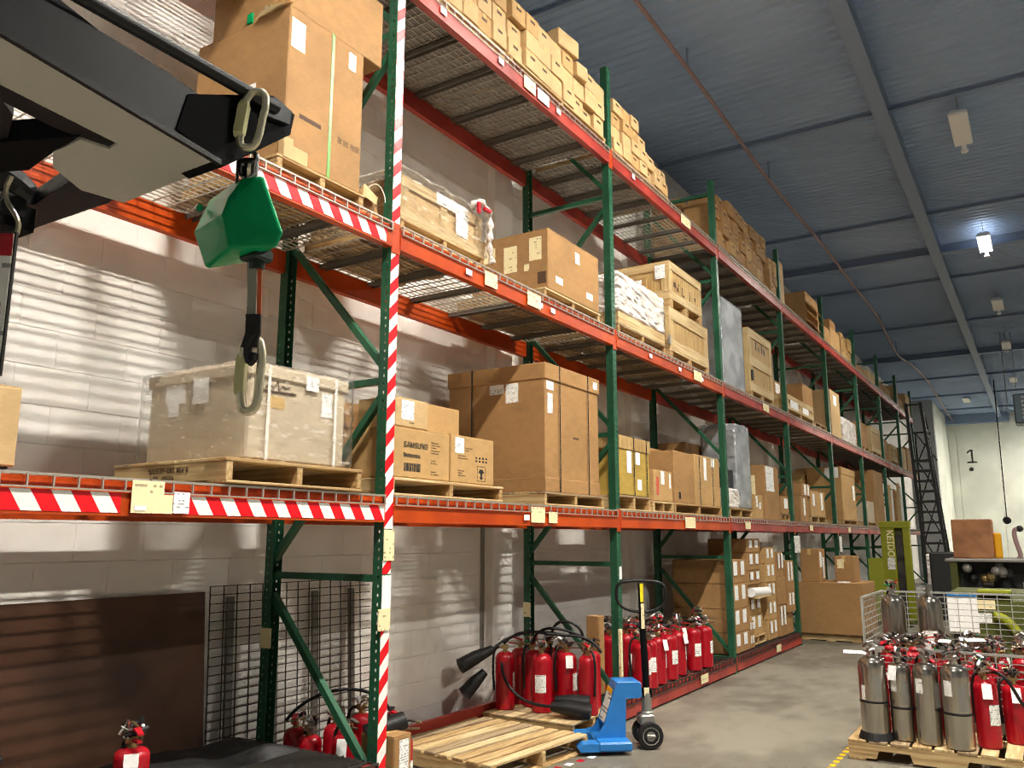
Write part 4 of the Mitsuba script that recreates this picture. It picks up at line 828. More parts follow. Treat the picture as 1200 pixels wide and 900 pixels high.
def head_bits(seed, n, rad, spread=.075):
    q = random.Random(seed); ms = []
    for i in range(n):
        a = q.uniform(0, 6.28); rr0 = q.uniform(.02, spread * .55)
        p = np.array([rr0 * math.cos(a), rr0 * math.sin(a), q.uniform(.02, .09)]); b = q.uniform(0, 6.28)
        e = np.array([spread * math.cos(b) * q.uniform(.5, 1), spread * math.sin(b) * q.uniform(.5, 1), q.uniform(.03, .10)])
        ms.append(tube([p, (p + e) / 2 + [0, 0, q.uniform(-.015, .03)], e], q.choice(rad), 6))
    return cat(ms)
_bits = {}
def bits(k, kind, seed, M):
    spec = {'fittings': ('m_chrome', 5, (.004, .006, .008)), 'hose_piece': ('m_rubber', 3, (.008, .011)), 'safety_pin': ('m_red_dull', 3, (.005, .009)), 'tag_strip': ('m_white', 1, (.010,)), 'seal': ('m_srl', 1, (.006,)), 'fitting': ('m_brass', 3, (.006, .009))}[kind]
    q = (kind, seed % 5)
    if q not in _bits: _bits[q] = mikit.ply(head_bits(seed % 5 + 10 * len(kind), spec[1], spec[2]), spec[0])
    put(kind, _bits[q], None, k, M=M)
_eno = [0]
def extinguisher(label, x, y, z, rad=0.078, h=0.44, yaw=0, horn=False, metal='m_red', lev='m_steel', tag=None, lab='m_label', group='red fire extinguishers', cat_='fire extinguisher', band=False, tilt=(0, 0), name='fire_extinguisher', messy=True):
    P = ext_parts(rad, h, horn); group_ = (group or '') if not name.startswith('steel') else ''
    M = T().translate([x, y, z]).rotate([1, 0, 0], tilt[0]).rotate([0, 1, 0], tilt[1]).rotate([0, 0, 1], yaw)
    def get(part, m, sm):
        q = (rad, h, horn, part, m)
        if q not in _exply: _exply[q] = mikit.ply(P[part], m, smooth=sm)
        return _exply[q]
    k = put(name, get('body', metal, 35), None, None, label, cat_, group, M=M)
    put('valve', get('valve', 'm_chrome' if metal == 'm_steel' else 'm_brass', 30), None, k, M=M)
    put('lever', get('lever', lev, False), None, k, M=M); put('carrying_handle', get('carrying_handle', lev, False), None, k, M=M)
    put('horn_hose' if horn else 'hose', get('hose', 'm_rubber', 40), None, k, M=M)
    if lab: put('label', get('label', lab, True), None, k, M=M)
    if tag is not None: put('tag', get('tag', 'm_white', False), None, k, M=T().translate([x, y, z]).rotate([0, 0, 1], tag).translate([rad + .012, 0, h * .95]).rotate([0, 0, 1], 90).rotate([1, 0, 0], -14))
    if horn is not None and messy:
        for turn in range(3 if ('basket' in group_ or 'close behind' in label) else 2 if 'low deck' in label else 1):
            _eno[0] += 1; e_ = _eno[0]; Mh = T().translate([x, y, z + h + .005 + .012 * turn]).rotate([0, 0, 1], (e_ * 67) % 360)
            for kind, every in (('fittings', 1), ('hose_piece', 2 if e_ % 3 else 1), ('safety_pin', 2), ('tag_strip', 5), ('seal', 6), ('fitting', 3)):
                if e_ % every == 0: bits(k, kind, e_ * 7 + every, Mh)
    if band: put('band', lathe([(rad + .0008, h * .40), (rad + .003, h * .405), (rad + .003, h * .425), (rad + .0008, h * .43)], 22), 'm_rubber', k, M=M)
    return k
# a) group in the first bay by the wall
pallet('worn pallet under the red extinguishers in the first full bay', -0.88, -0.03, 2.30, 3.05, 0.0, h=0.13, nb=8, group='pallets on the floor', seed=41)
zp = 0.131
G = 'extinguishers on the pallet in the first full bay'
A = [(-0.80, 2.52, 'leftmost red extinguisher with black horns on the pallet by the wall', 30, True, None), (-0.47, 2.58, 'red extinguisher with tall white label, second from the left on the pallet', -70, True, None),
     (-0.10, 2.70, 'frontmost red extinguisher, nearest the blue pallet jack, on the pallet', 140, False, None), (-0.33, 2.76, 'red extinguisher wearing a square white tag on the pallet', 10, False, -50),
     (-0.45, 2.87, 'red extinguisher with a silver label behind the tagged one', -40, False, None), (-0.66, 2.74, 'red extinguisher at the back of the pallet under the loose hoses', 60, True, None),
     (-0.82, 2.80, 'red extinguisher at the back left of the pallet by the wall', 200, True, None), (-0.20, 2.95, 'red extinguisher at the back right of the pallet by the second post', 80, False, None), (-0.62, 2.97, 'red extinguisher at the back middle of the pallet', 120, False, None)]
for x, y, l, a, hn, tg in A: extinguisher(l, x, y, zp, 0.082, 0.47, a, False, lev='m_steel' if a < 100 else 'm_red_dull', tag=tg, group=G)
for (p, l) in (([(-0.86, 2.42, .62), (-0.95, 2.30, .56), (-1.02, 2.18, .50)], 'black horn nozzle lying over the left extinguisher towards the wall'), ([(-0.90, 2.36, .44), (-0.95, 2.28, .36), (-0.99, 2.2, .28)], 'lower black horn nozzle beside the left extinguisher'),
             ([(-0.28, 2.40, .22), (-0.15, 2.44, .21), (0.02, 2.50, .19)], 'black horn nozzle lying on the pallet boards by the jack'), ([(-0.30, 2.50, .25), (-0.18, 2.54, .245), (-0.04, 2.60, .235)], 'second black horn nozzle lying on the pallet boards')):
    k = put('horn_nozzle', tube(p, [0.034, 0.056, 0.062], 14), 'm_rubber', label=l, cat='nozzle', smooth=40)
    q = np.array(p); e = q[-1] + (q[-1] - q[-2]) * 0.02
    put('rim', tube([q[-1], e], 0.065, 14), 'm_black', k); put('bore', tube([e, e + (q[-1] - q[-2]) * .004], 0.048, 14), 'm_black', k)
for i, pts in enumerate(([(-0.80, 2.52, .60), (-0.78, 2.44, .5), (-0.70, 2.40, .36), (-0.55, 2.40, .25), (-0.40, 2.40, .22), (-0.28, 2.40, .22)], [(-0.80, 2.50, .66), (-0.6, 2.6, .76), (-0.4, 2.7, .74), (-0.2, 2.8, .72), (-0.05, 2.85, .60)], [(-0.66, 2.74, .64), (-0.5, 2.7, .78), (-0.3, 2.85, .74), (-0.2, 2.95, .66)],
                         [(-0.86, 2.42, .62), (-0.75, 2.6, .72), (-0.6, 2.8, .74), (-0.45, 2.95, .70)], [(-0.5, 2.8, .72), (-0.38, 2.82, .84), (-0.28, 2.86, .80), (-0.25, 2.9, .68)])):
    put('loose_hose', tube(spline(pts, 24), 0.012, 7), 'm_rubber', label=['black hose looping down from the left extinguisher to the lying horn', 'black hose arching over all the extinguisher heads', 'black hose between the back extinguishers', 'black hose running from the wall horn over the heads', 'short black hose loop standing highest over the heads'][i], cat='hose', smooth=True)
# b) group on the low deck of the second bay
G = 'extinguishers on the low deck of the second full bay'
B = [(-0.28, 3.50), (-0.02, 3.60), (-0.03, 3.80), (-0.22, 3.72), (-0.46, 3.60), (-0.05, 4.06), (-0.24, 3.96), (-0.45, 3.82), (-0.06, 4.36), (-0.26, 4.22), (-0.46, 4.08), (-0.08, 4.66), (-0.28, 4.50), (-0.48, 4.34), (-0.05, 5.02), (-0.17, 4.88), (-0.31, 4.70), (-0.48, 4.62), (-0.03, 5.30), (-0.16, 5.44)]
r = random.Random(5)
cnt_ = {}
for x, y in sorted(B, key=lambda q: q[1]):
    row = 'front' if x > -0.12 else 'second' if x > -0.31 else 'back'
    i = cnt_[row] = cnt_.get(row, -1) + 1
    extinguisher(f'red extinguisher, {row} row, {ordn(i)} from the second post, on the low deck behind the jack', x, y, zf - .002, r.choice((0.078, 0.085)), r.uniform(0.44, 0.50) if row != 'front' else 0.43, r.uniform(-60, 40), r.random() < .25, lev=r.choice(('m_steel', 'm_red_dull', 'm_black')), tag=r.choice((None, None, -20, -50)), group=G)
# c) in the left bay behind the striped post
G = 'extinguishers behind the striped post'
C_ = [(-0.84, 0.20, 0.40, 'dull red extinguisher, leftmost behind the striped post'), (-0.69, 0.17, 0.38, 'second red extinguisher from the left behind the striped post'), (-0.58, 0.28, 0.44, 'red extinguisher with a yellowed label behind the striped post'),
      (-0.44, 0.22, 0.41, 'red extinguisher with large white label behind the striped post'), (-0.34, 0.46, 0.42, 'red extinguisher with red lever just left of the striped post'), (-0.62, 0.55, 0.45, 'red extinguisher half hidden at the wall behind the striped post'), (-0.16, 0.39, 0.40, 'red extinguisher right behind the striped post')]
for i, (x, y, h, l) in enumerate(C_): extinguisher(l, x, y, 0.0, 0.075, h, -50 + 12 * i, False, lev='m_red_dull' if i in (0, 4) else 'm_steel', tag=None if i != 3 else -60, group=G, lab='m_cream' if i == 2 else 'm_label')
put('horn_nozzle', tube([(-0.08, 0.33, 0.50), (-0.15, 0.22, 0.46), (-0.21, 0.14, 0.43)], [0.05, 0.058, 0.062], 14), 'm_rubber', label='black horn lying beside the foot of the striped post', cat='nozzle', smooth=40)
put('loose_hose', tube(spline([(-0.80, 0.08, .46), (-0.70, 0.12, .56), (-0.52, 0.22, .64), (-0.36, 0.34, .62), (-0.27, 0.42, .52)], 24), 0.010, 7), 'm_rubber', label='black hose in a high arch behind the striped post', cat='hose', smooth=True)
extinguisher('single red extinguisher with a white tag standing on the low deck before the dark board', -0.30, -1.28, 0.353, 0.075, 0.29, -20, False, lev='m_red_dull', tag=-35, group=None)

# ------------------------------------------------------------------ pallets, pallet jack and things on the floor of the first bay
k = thing('pallet', 'empty wooden pallet lying on the floor in front of the red extinguishers', 'pallet', 'pallets on the floor')
M = T().translate([-0.345, 1.60, 0]).rotate([0, 0, 1], -6)
r = random.Random(77)
hx, hy = 0.50, 0.545
for y in (-hy, -0.019, hy - 0.038): put('stringer', bx(-hx, hx, y, y + .038, .014, .106, .003), WX[r.randint(0, 1)], k, M=M)
for i, x in enumerate(np.linspace(-hx, hx - .1, 8)): put('deck_board', bx(x, x + r.uniform(.086, .104), -hy - r.uniform(0, .015), hy + r.uniform(0, .015), .106, .124, .003), WY[r.choice((0, 1, 1, 2))], k, M=M)
for x in (-hx, -.05, hx - .1): put('bottom_board', bx(x, x + .1, -hy, hy, 0, .014, .002), WY[0], k, M=M)
put('loose_plank', bx(-0.918, -0.885, 1.1, 2.25, 0.0, 0.10, 0.004), WY[0], label='loose wooden plank between the empty pallet and the wall', cat='plank')
fm = thing('floor_marking', 'dashed red and white floor line beside the empty pallet', 'floor marking')
for q, y in enumerate(np.arange(1.3, 2.2, .13)): put('dash', bx(0.19 + (y - 1.5) * .17, 0.24 + (y - 1.5) * .17, y, y + .07, 0.0006, 0.0014), 'm_white' if q % 2 else 'm_red_dull', fm)
fm = thing('floor_marking', 'dashed black and yellow floor line beside the pallet of steel cylinders', 'floor marking')
for y in np.arange(2.55, 3.5, .11): put('dash', bx(1.78, 1.82, y, y + .06, 0.0006, 0.0014), 'm_amber', fm)

jk = thing('pallet_jack', 'blue hand pallet jack with black handle parked at the second green post', 'pallet jack')
JM = T().translate([0.50, 2.47, 0]).rotate([0, 0, 1], 38).translate([-0.54, -2.44, 0])
def jput(n, m, mk, M=None, **kw): return put(n, m, mk, jk, M=JM if M is None else JM @ M, **kw)
yc = 2.44
jput('frame', cat(prism([(0.13, .12), (0.16, .13), (0.20, .19), (0.30, .475), (0.47, .485), (0.49, .455), (0.49, .385), (0.47, .37), (0.37, .37), (0.36, .10), (0.30, .06), (0.16, .06)], 1, yc - 0.115, yc - 0.10),
                  prism([(0.13, .12), (0.16, .13), (0.20, .19), (0.30, .475), (0.47, .485), (0.49, .455), (0.49, .385), (0.47, .37), (0.37, .37), (0.36, .10), (0.30, .06), (0.16, .06)], 1, yc + 0.10, yc + 0.115),
                  prism([(0.20, .19), (0.30, .475), (0.315, .475), (0.215, .19)], 1, yc - 0.115, yc + 0.115), bx(0.30, 0.48, yc - .115, yc + .115, .472, .486, .004), bx(0.465, 0.49, yc - .115, yc + .115, .375, .48, .004),
                  bx(0.13, 0.38, yc - 0.26, yc + 0.26, 0.03, 0.095, .012)), 'm_jackblue')
for s in (-1, 1):
    jput('fork', hull([(x, yc + s * .18 + w, z) for x, z in ((-0.02, .055), (0.0, .03), (0.14, .03), (0.14, .085), (0.02, .085)) for w in (-.07, .07)]), 'm_jackblue')
    w = jput('wheel', lathe([(0.035, -.024), (0.085, -.024), (0.096, -.018), (0.096, .018), (0.085, .024), (0.035, .024)], 24), 'm_rubber', M=T().translate([0.555, yc + s * .085, .097]).rotate([1, 0, 0], 90), smooth=30)
    put('rim', lathe([(0, -.02), (0.05, -.022), (0.062, -.026), (0.064, .026), (0.05, .022), (0, .02)], 20), 'm_galv', w, M=JM @ T().translate([0.555, yc + s * .085, .097]).rotate([1, 0, 0], 90))
jput('label_plate', prism([(0.222, .20), (0.285, .40), (0.288, .40), (0.225, .20)], 1, yc - .09, yc + .08).apply_translation([-0.0195, 0, 0]), 'm_label_big', label='white instruction label')
jput('label_plate', prism([(0.282, .40), (0.292, .435), (0.295, .435), (0.285, .40)], 1, yc - .09, yc + .08).apply_translation([-0.0195, 0, 0]), 'm_amber', label='amber strip')
jput('pump', cat(lathe([(0, .1), (.05, .1), (.05, .25), (.038, .26), (.038, .38), (.03, .40), (0, .40)], 16, (0.555, yc, 0)), bx(.49, .60, yc - .07, yc + .07, .16, .24, .01), bx(.52, .59, yc - .12, yc + .12, .085, .11, .006), cylm((.56, yc + .05, .2), (.56, yc + .05, .37), .018, 10)), 'm_galv', smooth=30)
jput('handle_pole', cat(hull([(0.555 + a, yc + b, z) for a in (-.035, .035) for b in (-.03, .03) for z in (.36, .42)]), tube([(0.555, yc, .40), (0.545, yc, .75), (0.535, yc, 1.02), (0.532, yc, 1.2)], [.026, .026, .022, .02], 10)), 'm_blackmetal')
dl = np.array([0.98, -0.2, 0]); cz = lambda a, z: tuple(np.array([0.534, yc, z]) + dl * a)
jput('handle_loop', tube(spline([cz(0, .98), cz(-.10, 1.0), cz(-.175, 1.05), cz(-.19, 1.12), cz(-.17, 1.19), cz(-.10, 1.215), cz(0, 1.22), cz(.10, 1.215), cz(.17, 1.19), cz(.19, 1.12), cz(.175, 1.05), cz(.10, 1.0), cz(0, .98)], 50), .0125, 8), 'm_black', smooth=True)
jput('sticker', hull([(0.534 + a, yc - .0235 + b, z) for a, b in ((-.013, 0), (.013, 0), (-.013, .003), (.013, .003)) for z in (1.06, 1.20)]), 'm_yellow', label='yellow sticker')
jput('sticker', hull([(0.537 + a, yc - .0265 + b, z) for a, b in ((-.013, 0), (.013, 0), (-.013, .003), (.013, .003)) for z in (.86, 1.05)]), 'm_cream', label='pale sticker')
jput('sticker', hull([(0.55 + a, yc - .033 + b, z) for a, b in ((-.02, 0), (.02, 0), (-.02, .003), (.02, .003)) for z in (.37, .43)]), 'm_cream', label='pale sticker')

# ------------------------------------------------------------------ right foreground: pallet, steel cylinders, wire basket
k = thing('pallet', 'yellowish wooden pallet carrying the steel cylinders at the lower right', 'pallet', 'pallets on the floor')
px0, px1, py0, py1 = 1.86, 3.08, 2.94, 4.08
for y in (py0, (py0 + py1) / 2, py1 - .04):
    pr = Polygon([(px0, .018), (px0 + .18, .018), (px0 + .20, .075), (px0 + .40, .075), (px0 + .42, .018), (px0 + .74, .018), (px0 + .76, .075), (px0 + .96, .075), (px0 + .98, .018), (px1, .018), (px1, .118), (px0, .118)])
    put('stringer', prism(pr, 1, y, y + .04), WX[1], k)
for i, x in enumerate(np.linspace(px0, px1 - .11, 9)): put('deck_board', bx(x, x + (.12 if i < 6 else .10), py0 - r.uniform(0, .01), py1 + r.uniform(0, .01), .118, .137, .003), WY[r.choice((0, 1, 2))], k)
for x in (px0, (px0 + px1) / 2 - .05, px1 - .11): put('bottom_board', bx(x, x + .11, py0, py1, 0, .018, .003), WY[0], k)
zp = .138
cyl = [(2.035, 3.05, .094, .545, 'leftmost brushed steel cylinder with a black foot ring on the pallet', -100, True, None), (2.212, 3.10, .078, .54, 'second brushed steel cylinder from the left, wearing a white tag and a red knob', -80, True, -110),
       (2.385, 3.07, .086, .55, 'third brushed steel cylinder from the left, leaning slightly, with a pale label', -60, False, None), (2.572, 3.03, .092, .56, 'rightmost brushed steel cylinder in the front row with a square paper label', -115, True, None)]
for x, y, rd, h, l, a, bd, tg in cyl:
    q = extinguisher(l, x, y, zp + (.03 if x < 2.1 else 0), rd, h, a, False, 'm_steel', 'm_chrome', tg, None, 'steel cylinders in the front row on the pallet', 'steel cylinder', bd, name='steel_cylinder')
    if x < 2.1: put('foot_ring', lathe([(rd * 1.08, 0), (rd * 1.28, 0), (rd * 1.10, .045), (rd * 1.01, .05), (rd * .98, .0)], 24, (x, y, zp)), 'm_rubber', q)
    if 2.1 < x < 2.3:
        for dx in (-.05, .11): put('red_knob', trimesh.creation.icosphere(2, .028).apply_scale([1.2, 1.1, .7]).apply_translation([x + dx, y - .02, zp + h + .085]), 'm_red', q, smooth=True)
    Mq = T().translate([x, y, zp + (.03 if x < 2.1 else 0)])
    put('nameplate', sector(rd + .001, h * .46, h * .76, -1.35 + (.5 if 2.3 < x < 2.5 else 0), -.75 + (.6 if 2.3 < x < 2.5 else 0)), 'm_galv', q, M=Mq)
    put('label', sector(rd + .0016, h * (.44 if x < 2.1 else .62), h * (.62 if x < 2.1 else .80), -2.35, -1.75 if x > 2.1 else -2.0), 'm_label', q, M=Mq)
put('wooden_block', bx(1.99, 2.35, 3.5, 3.56, zp, zp + .05), WX[0], label='wooden block behind the front row of steel cylinders', cat='block')
rr = random.Random(9)
G = 'red extinguishers between the steel cylinders and the wire basket'
for i, (x, y, h) in enumerate([(2.74, 3.18, .45), (2.02, 3.32, .43), (2.20, 3.36, .44), (2.38, 3.33, .46), (2.56, 3.34, .44), (2.72, 3.40, .46), (2.90, 3.42, .4)]):
    extinguisher('red extinguisher standing right of the front row of steel cylinders, before the wire basket' if i == 0 else f'red extinguisher {ordn(i - 1)} from the left, close behind the front row of steel cylinders', x, y, zp, .075, h, rr.uniform(-130, 60), False, lev=rr.choice(('m_steel', 'm_red_dull', 'm_chrome')), tag=None if i % 3 else -80, group=G)
# basket
bk = thing('wire_basket', 'large galvanised wire mesh container full of extinguishers at the right edge', 'wire container')
bx0, bx1, by0, by1, bz = 1.90, 3.10, 3.62, 4.62, .24
def wpanel(axis, c, a0, a1, z0, z1, dz=.05, da=.10, q=.0032):
    ms = []
    for z in np.arange(z0, z1 + .001, dz): ms.append(bx(a0, a1, c - q, c + q, z - q, z + q) if axis == 1 else bx(c - q, c + q, a0, a1, z - q, z + q))
    for a in np.linspace(a0, a1, int(round((a1 - a0) / da)) + 1): ms.append(bx(a - q, a + q, c - 3 * q, c - q, z0, z1) if axis == 1 else bx(c - 3 * q, c - q, a - q, a + q, z0, z1))
    return cat(ms)
bt = 1.075
put('back_panel', wpanel(1, by1, bx0, bx1, bz, bt), 'm_wire_bright', bk); put('side_panel', wpanel(0, bx0, by0, by1, bz, bt), 'm_wire_bright', bk); put('side_panel', wpanel(0, bx1, by0, by1, bz, bt), 'm_wire_bright', bk)
put('front_panel', wpanel(1, by0, bx0, bx1, bz, .70), 'm_wire_bright', bk)
put('base_panel', cat([bx(bx0, bx1, y - .003, y + .003, bz - .006, bz) for y in np.arange(by0, by1, .05)] + [bx(x - .003, x + .003, by0, by1, bz - .012, bz - .006) for x in np.arange(bx0, bx1, .1)]), 'm_wire_bright', bk)
for c in ((bx0, by0), (bx1, by0), (bx0, by1), (bx1, by1)): put('corner_post', bx(c[0] - .009, c[0] + .009, c[1] - .009, c[1] + .009, .14, bt + .01), 'm_wire_bright', bk)
put('top_rail', cat(bx(bx0, bx1, by1 - .008, by1 + .008, bt - .006, bt + .01), bx(bx0 - .008, bx0 + .008, by0, by1, bt - .006, bt + .01), bx(bx1 - .008, bx1 + .008, by0, by1, bt - .006, bt + .01), bx(bx0, bx1, by0 - .008, by0 + .008, .69, .708)), 'm_wire_bright', bk)
put('foot_channel', cat([bx(bx0, bx1, y - .03, y + .03, .14, bz - .012) for y in (by0 + .05, by1 - .05)]), 'm_galv', bk)
pallet('rear pallet carrying the back of the wire basket', 1.86, 3.08, 4.16, 5.2, 0, h=.137, nb=8, group='pallets on the floor')
G = 'extinguishers inside the wire basket'
n = 0
for j in range(5):
    for i in range(6):
        x, y = 2.035 + i * .185 + rr.uniform(-.012, .012), 3.765 + j * .172 + rr.uniform(-.012, .012)
        if j >= 3 and i < 3: continue
        extinguisher(f'extinguisher in the wire basket, {ordn(j)} row from the front, {ordn(i)} from the left', x, y, bz + .002, .074, rr.uniform(.38, .45), rr.uniform(0, 360), False, rr.choice(('m_red', 'm_red', 'm_red', 'm_steel')), rr.choice(('m_steel', 'm_red_dull', 'm_chrome', 'm_chrome')), rr.choice((None, None, -90, -60)), 'm_label', G, band=False); n += 1
for x, y, l, a in ((2.02, 4.36, 'tall steel cylinder standing at the back left corner of the wire basket', -70), (2.30, 4.40, 'tall steel cylinder with white label standing at the back of the wire basket', -90)):
    extinguisher(l, x, y, bz + .002, .098, .84, a, False, 'm_steel', 'm_chrome', None, 'm_label_big' if x > 2.2 else None, 'tall steel cylinders in the wire basket', 'steel cylinder', True, name='steel_cylinder')
for i, (x, y, z, a, l) in enumerate([(2.62, 4.0, .76, 12, 'white card lying on the extinguisher heads in the wire basket'), (2.46, 3.72, .765, -20, 'white tag resting by the front rail of the wire basket'), (2.66, 3.85, .772, 40, 'white strip tag lying across the heads in the wire basket'), (1.895, 3.22, .70, 5, 'white tag sticking out left of the steel cylinders')]):
    put('paper_tag', bx(-.08 if i != 1 else -.045, .08 if i != 1 else .045, -.022, .022, 0, .003), 'm_white', label=l, cat='tag', group='loose paper tags', M=T().translate([x, y, z]).rotate([0, 0, 1], a).rotate([1, 0, 0], 24))
put('loose_hose', tube(spline([(2.78, 3.16, .64), (2.86, 3.12, .62), (2.92, 3.14, .52), (2.97, 3.18, .42)], 14), .011, 7), 'm_rubber', label='black hose hanging from the red extinguisher before the wire basket', cat='hose', smooth=True)
# ------------------------------------------------------------------ lift truck guard with the hanging self retracting block
tk = thing('lift_truck', 'dark lift truck whose overhead guard juts in at the upper left', 'lift truck')
def gz(x, y): return 2.107 - .12 * (y + 2.905)
def slab(poly, t, off=0.0):
    m = prism(poly, 2, 0, t); v = m.vertices.copy(); v[:, 2] += gz(v[:, 0], v[:, 1]) + off; m.vertices = v; return m
put('guard_plate', slab([(2.21, -4.3), (2.201, -3.228), (2.2, -2.904), (1.942, -2.897), (1.915, -2.956), (1.945, -3.02), (1.988, -3.044), (2.064, -3.045), (2.079, -3.01), (2.105, -3.012), (2.093, -3.174), (2.05, -3.45), (2.05, -4.3)], .012), 'm_truckunder', tk, label='grey underside plate')
put('slot_cover', slab([(2.05, -3.46), (2.093, -3.174), (2.105, -3.012), (2.073, -3.01), (2.051, -3.082), (2.048, -3.151), (2.0, -3.46)], .02, .004), 'm_black', tk)
put('cross_arm', slab([(2.02, -3.30), (2.055, -3.16), (2.02, -3.12), (1.93, -3.084), (1.78, -3.12), (1.5, -3.3), (1.5, -3.5), (2.0, -3.5)], .05, .008), 'm_black', tk)
put('cross_arm', slab([(1.4, -3.12), (1.798, -3.105), (1.936, -3.096), (2.071, -3.049), (1.983, -3.042), (1.893, -3.031), (1.843, -3.05), (1.4, -3.02)], .035, .002), 'm_blackmetal', tk)
put('front_arm', slab([(1.1, -3.03), (1.523, -2.987), (1.707, -2.985), (1.717, -2.931), (1.861, -2.95), (1.95, -2.93), (1.93, -2.89), (1.857, -2.874), (1.634, -2.878), (1.557, -2.875), (1.408, -2.837), (1.1, -2.81)], .03, .03), 'm_truckface', tk)
put('side_rail', prism([(-4.3, 2.281), (-3.228, 2.152), (-2.97, 2.121), (-2.906, 2.113), (-2.906, 2.188), (-2.925, 2.194), (-3.0, 2.208), (-3.11, 2.216), (-3.25, 2.25), (-4.3, 2.46)], 0, 2.155, 2.202), 'm_truckface', tk)
put('rail_lip', prism([(-4.3, 2.268), (-3.228, 2.143), (-2.906, 2.104), (-2.906, 2.112), (-3.228, 2.153), (-4.3, 2.283)], 0, 2.198, 2.206), 'm_black', tk)
hb = hull([(x, y, z) for x in (2.12, 2.205) for y, z in ((-2.985, 2.128), (-2.90, 2.104), (-2.84, 2.165), (-2.775, 2.210), (-2.768, 2.25), (-2.815, 2.262), (-2.885, 2.222), (-2.97, 2.19))])
put('end_block', hb, 'm_blackmetal', tk)
put('end_cap', hull([(x, y, z) for x in (2.195, 2.214) for y, z in ((-2.838, 2.215), (-2.785, 2.222), (-2.782, 2.246), (-2.815, 2.256), (-2.838, 2.246))]), 'm_truckface', tk)
put('guide_rod', cylm((2.215, -2.815, 2.236), (2.215, -4.3, 2.25), .0105, 12), 'm_black', tk, smooth=40)
put('work_lamp', cat(lathe([(0, -.03), (.022, -.028), (.028, 0), (.026, .035), (0, .04)], 14).apply_transform(trimesh.transformations.rotation_matrix(1.2, [1, 0, 0])).apply_translation([1.736, -2.977, 2.158]), bx(1.72, 1.75, -3.0, -2.96, 2.10, 2.16)), 'm_black', tk)
put('knuckle', hull([(1.70 + a, -2.965 + b, 2.105 + c) for a in (-.03, .035) for b in (-.02, .03) for c in (-.022, .022)]), 'm_blackmetal', tk)
put('mast', cat(bx(1.05, 1.15, -4.3, -4.2, 0.1, 2.4), bx(2.1, 2.2, -4.4, -4.3, 0.1, 2.42), bx(1.05, 2.2, -4.36, -4.26, 2.26, 2.4), bx(1.05, 1.15, -4.3, -2.85, 2.14, 2.22)), 'm_blackmetal', tk)
put('chassis', cat(bx(0.95, 2.35, -5.6, -4.15, 0.08, 0.5, .03), bx(1.0, 2.3, -5.6, -4.9, 0.5, 1.25, .04)), 'm_truckface', tk)
for x in (1.05, 2.25):
    for y in (-5.4, -4.4): put('wheel', lathe([(0, -.05), (.14, -.05), (.15, -.03), (.15, .03), (.14, .05), (0, .05)], 20), 'm_rubber', tk, M=T().translate([x, y, .15]).rotate([0, 1, 0], 90))
cb = hull([(x + a, y + b, z) for x, y, z in ((1.937, -3.055, 2.002), (1.894, -3.035, 1.789), (1.78, -3.115, 1.789), (1.82, -3.14, 2.002)) for a, b in ((0, 0), (.003, -.005))])
ck = put('clipboard', cb, 'm_strap_black', None, 'clipboard with a printed page hanging under the truck guard at the left edge', 'clipboard')
cbp = hull([(x + a - .003, y + b - .001, z) for x, y, z in ((1.934, -3.057, 1.998), (1.891, -3.037, 1.793), (1.785, -3.112, 1.793), (1.823, -3.137, 1.998)) for a, b in ((.0075, -.0035), (.0085, -.0055))])
put('page', cbp, 'm_label', ck, label='printed page')
put('red_corner', hull([(x + .0065, y - .007, z) for x, y, z in ((1.934, -3.057, 1.997), (1.927, -3.053, 1.965), (1.905, -3.071, 1.965), (1.912, -3.075, 1.997), (1.936, -3.059, 1.997))] + [(1.935 + .008, -3.0655, 1.99)]), 'm_red_dull', ck)
put('hook_ring', tube(spline([(1.93, -3.06, 1.99), (1.925, -3.055, 2.03), (1.91, -3.06, 2.05), (1.905, -3.06, 2.10)], 10), .004, 6), 'm_hook', ck)

sl = thing('retracting_lifeline', 'glossy green retracting lifeline block hanging by carabiners from the truck guard', 'lifeline')
SV = [(2.186, -2.846, 2.102), (2.208, -2.833, 2.105), (2.231, -2.812, 2.021), (2.223, -2.813, 2.005), (2.183, -2.861, 1.995), (2.176, -2.869, 2.042), (2.178, -2.862, 2.069), (2.085, -2.826, 1.992), (2.042, -2.819, 2.057), (2.068, -2.814, 2.106), (2.105, -2.797, 2.134), (2.16, -2.764, 2.035), (2.118, -2.764, 2.137), (2.108, -2.768, 2.015)]
ball = trimesh.creation.icosphere(2, .007).vertices
put('housing', hull(np.concatenate([np.array(v) + ball for v in SV])), 'm_srl', sl, smooth=28)
put('nozzle', cat(tube([(2.175, -2.806, 2.03), (2.172, -2.80, 1.975)], [.016, .012], 12), bx(2.155, 2.195, -2.825, -2.785, 1.985, 2.005, .004)), 'm_srl_dark', sl)
put('housing_screw', lathe([(0, .004), (.006, .004), (.007, 0), (0, -.002)], 10), 'm_chrome', sl, M=T().translate([2.062, -2.835, 2.092]).rotate([0, 1, 0], -60))
def ribbon(pts, w, t=.0016):
    right = np.array([.84, .53, 0]); out = np.array([.53, -.84, 0]); V = []
    for p in pts: V += [np.array(p) + right * s * w / 2 + out * o * t / 2 for s in (-1, 1) for o in (-1, 1)]
    return cat([hull(V[4 * i:4 * i + 8]) for i in range(len(pts) - 1)])
put('webbing', ribbon([(2.178, -2.80, 1.985), (2.171, -2.790, 1.90), (2.166, -2.786, 1.875)], .007), 'm_orange_strap', sl, label='orange webbing')
put('clear_sleeve', ribbon([(2.168, -2.808, 1.985), (2.164, -2.80, 1.94), (2.159, -2.795, 1.895)], .015, .003), 'm_sleeve', sl, label='wrinkled clear sleeve')
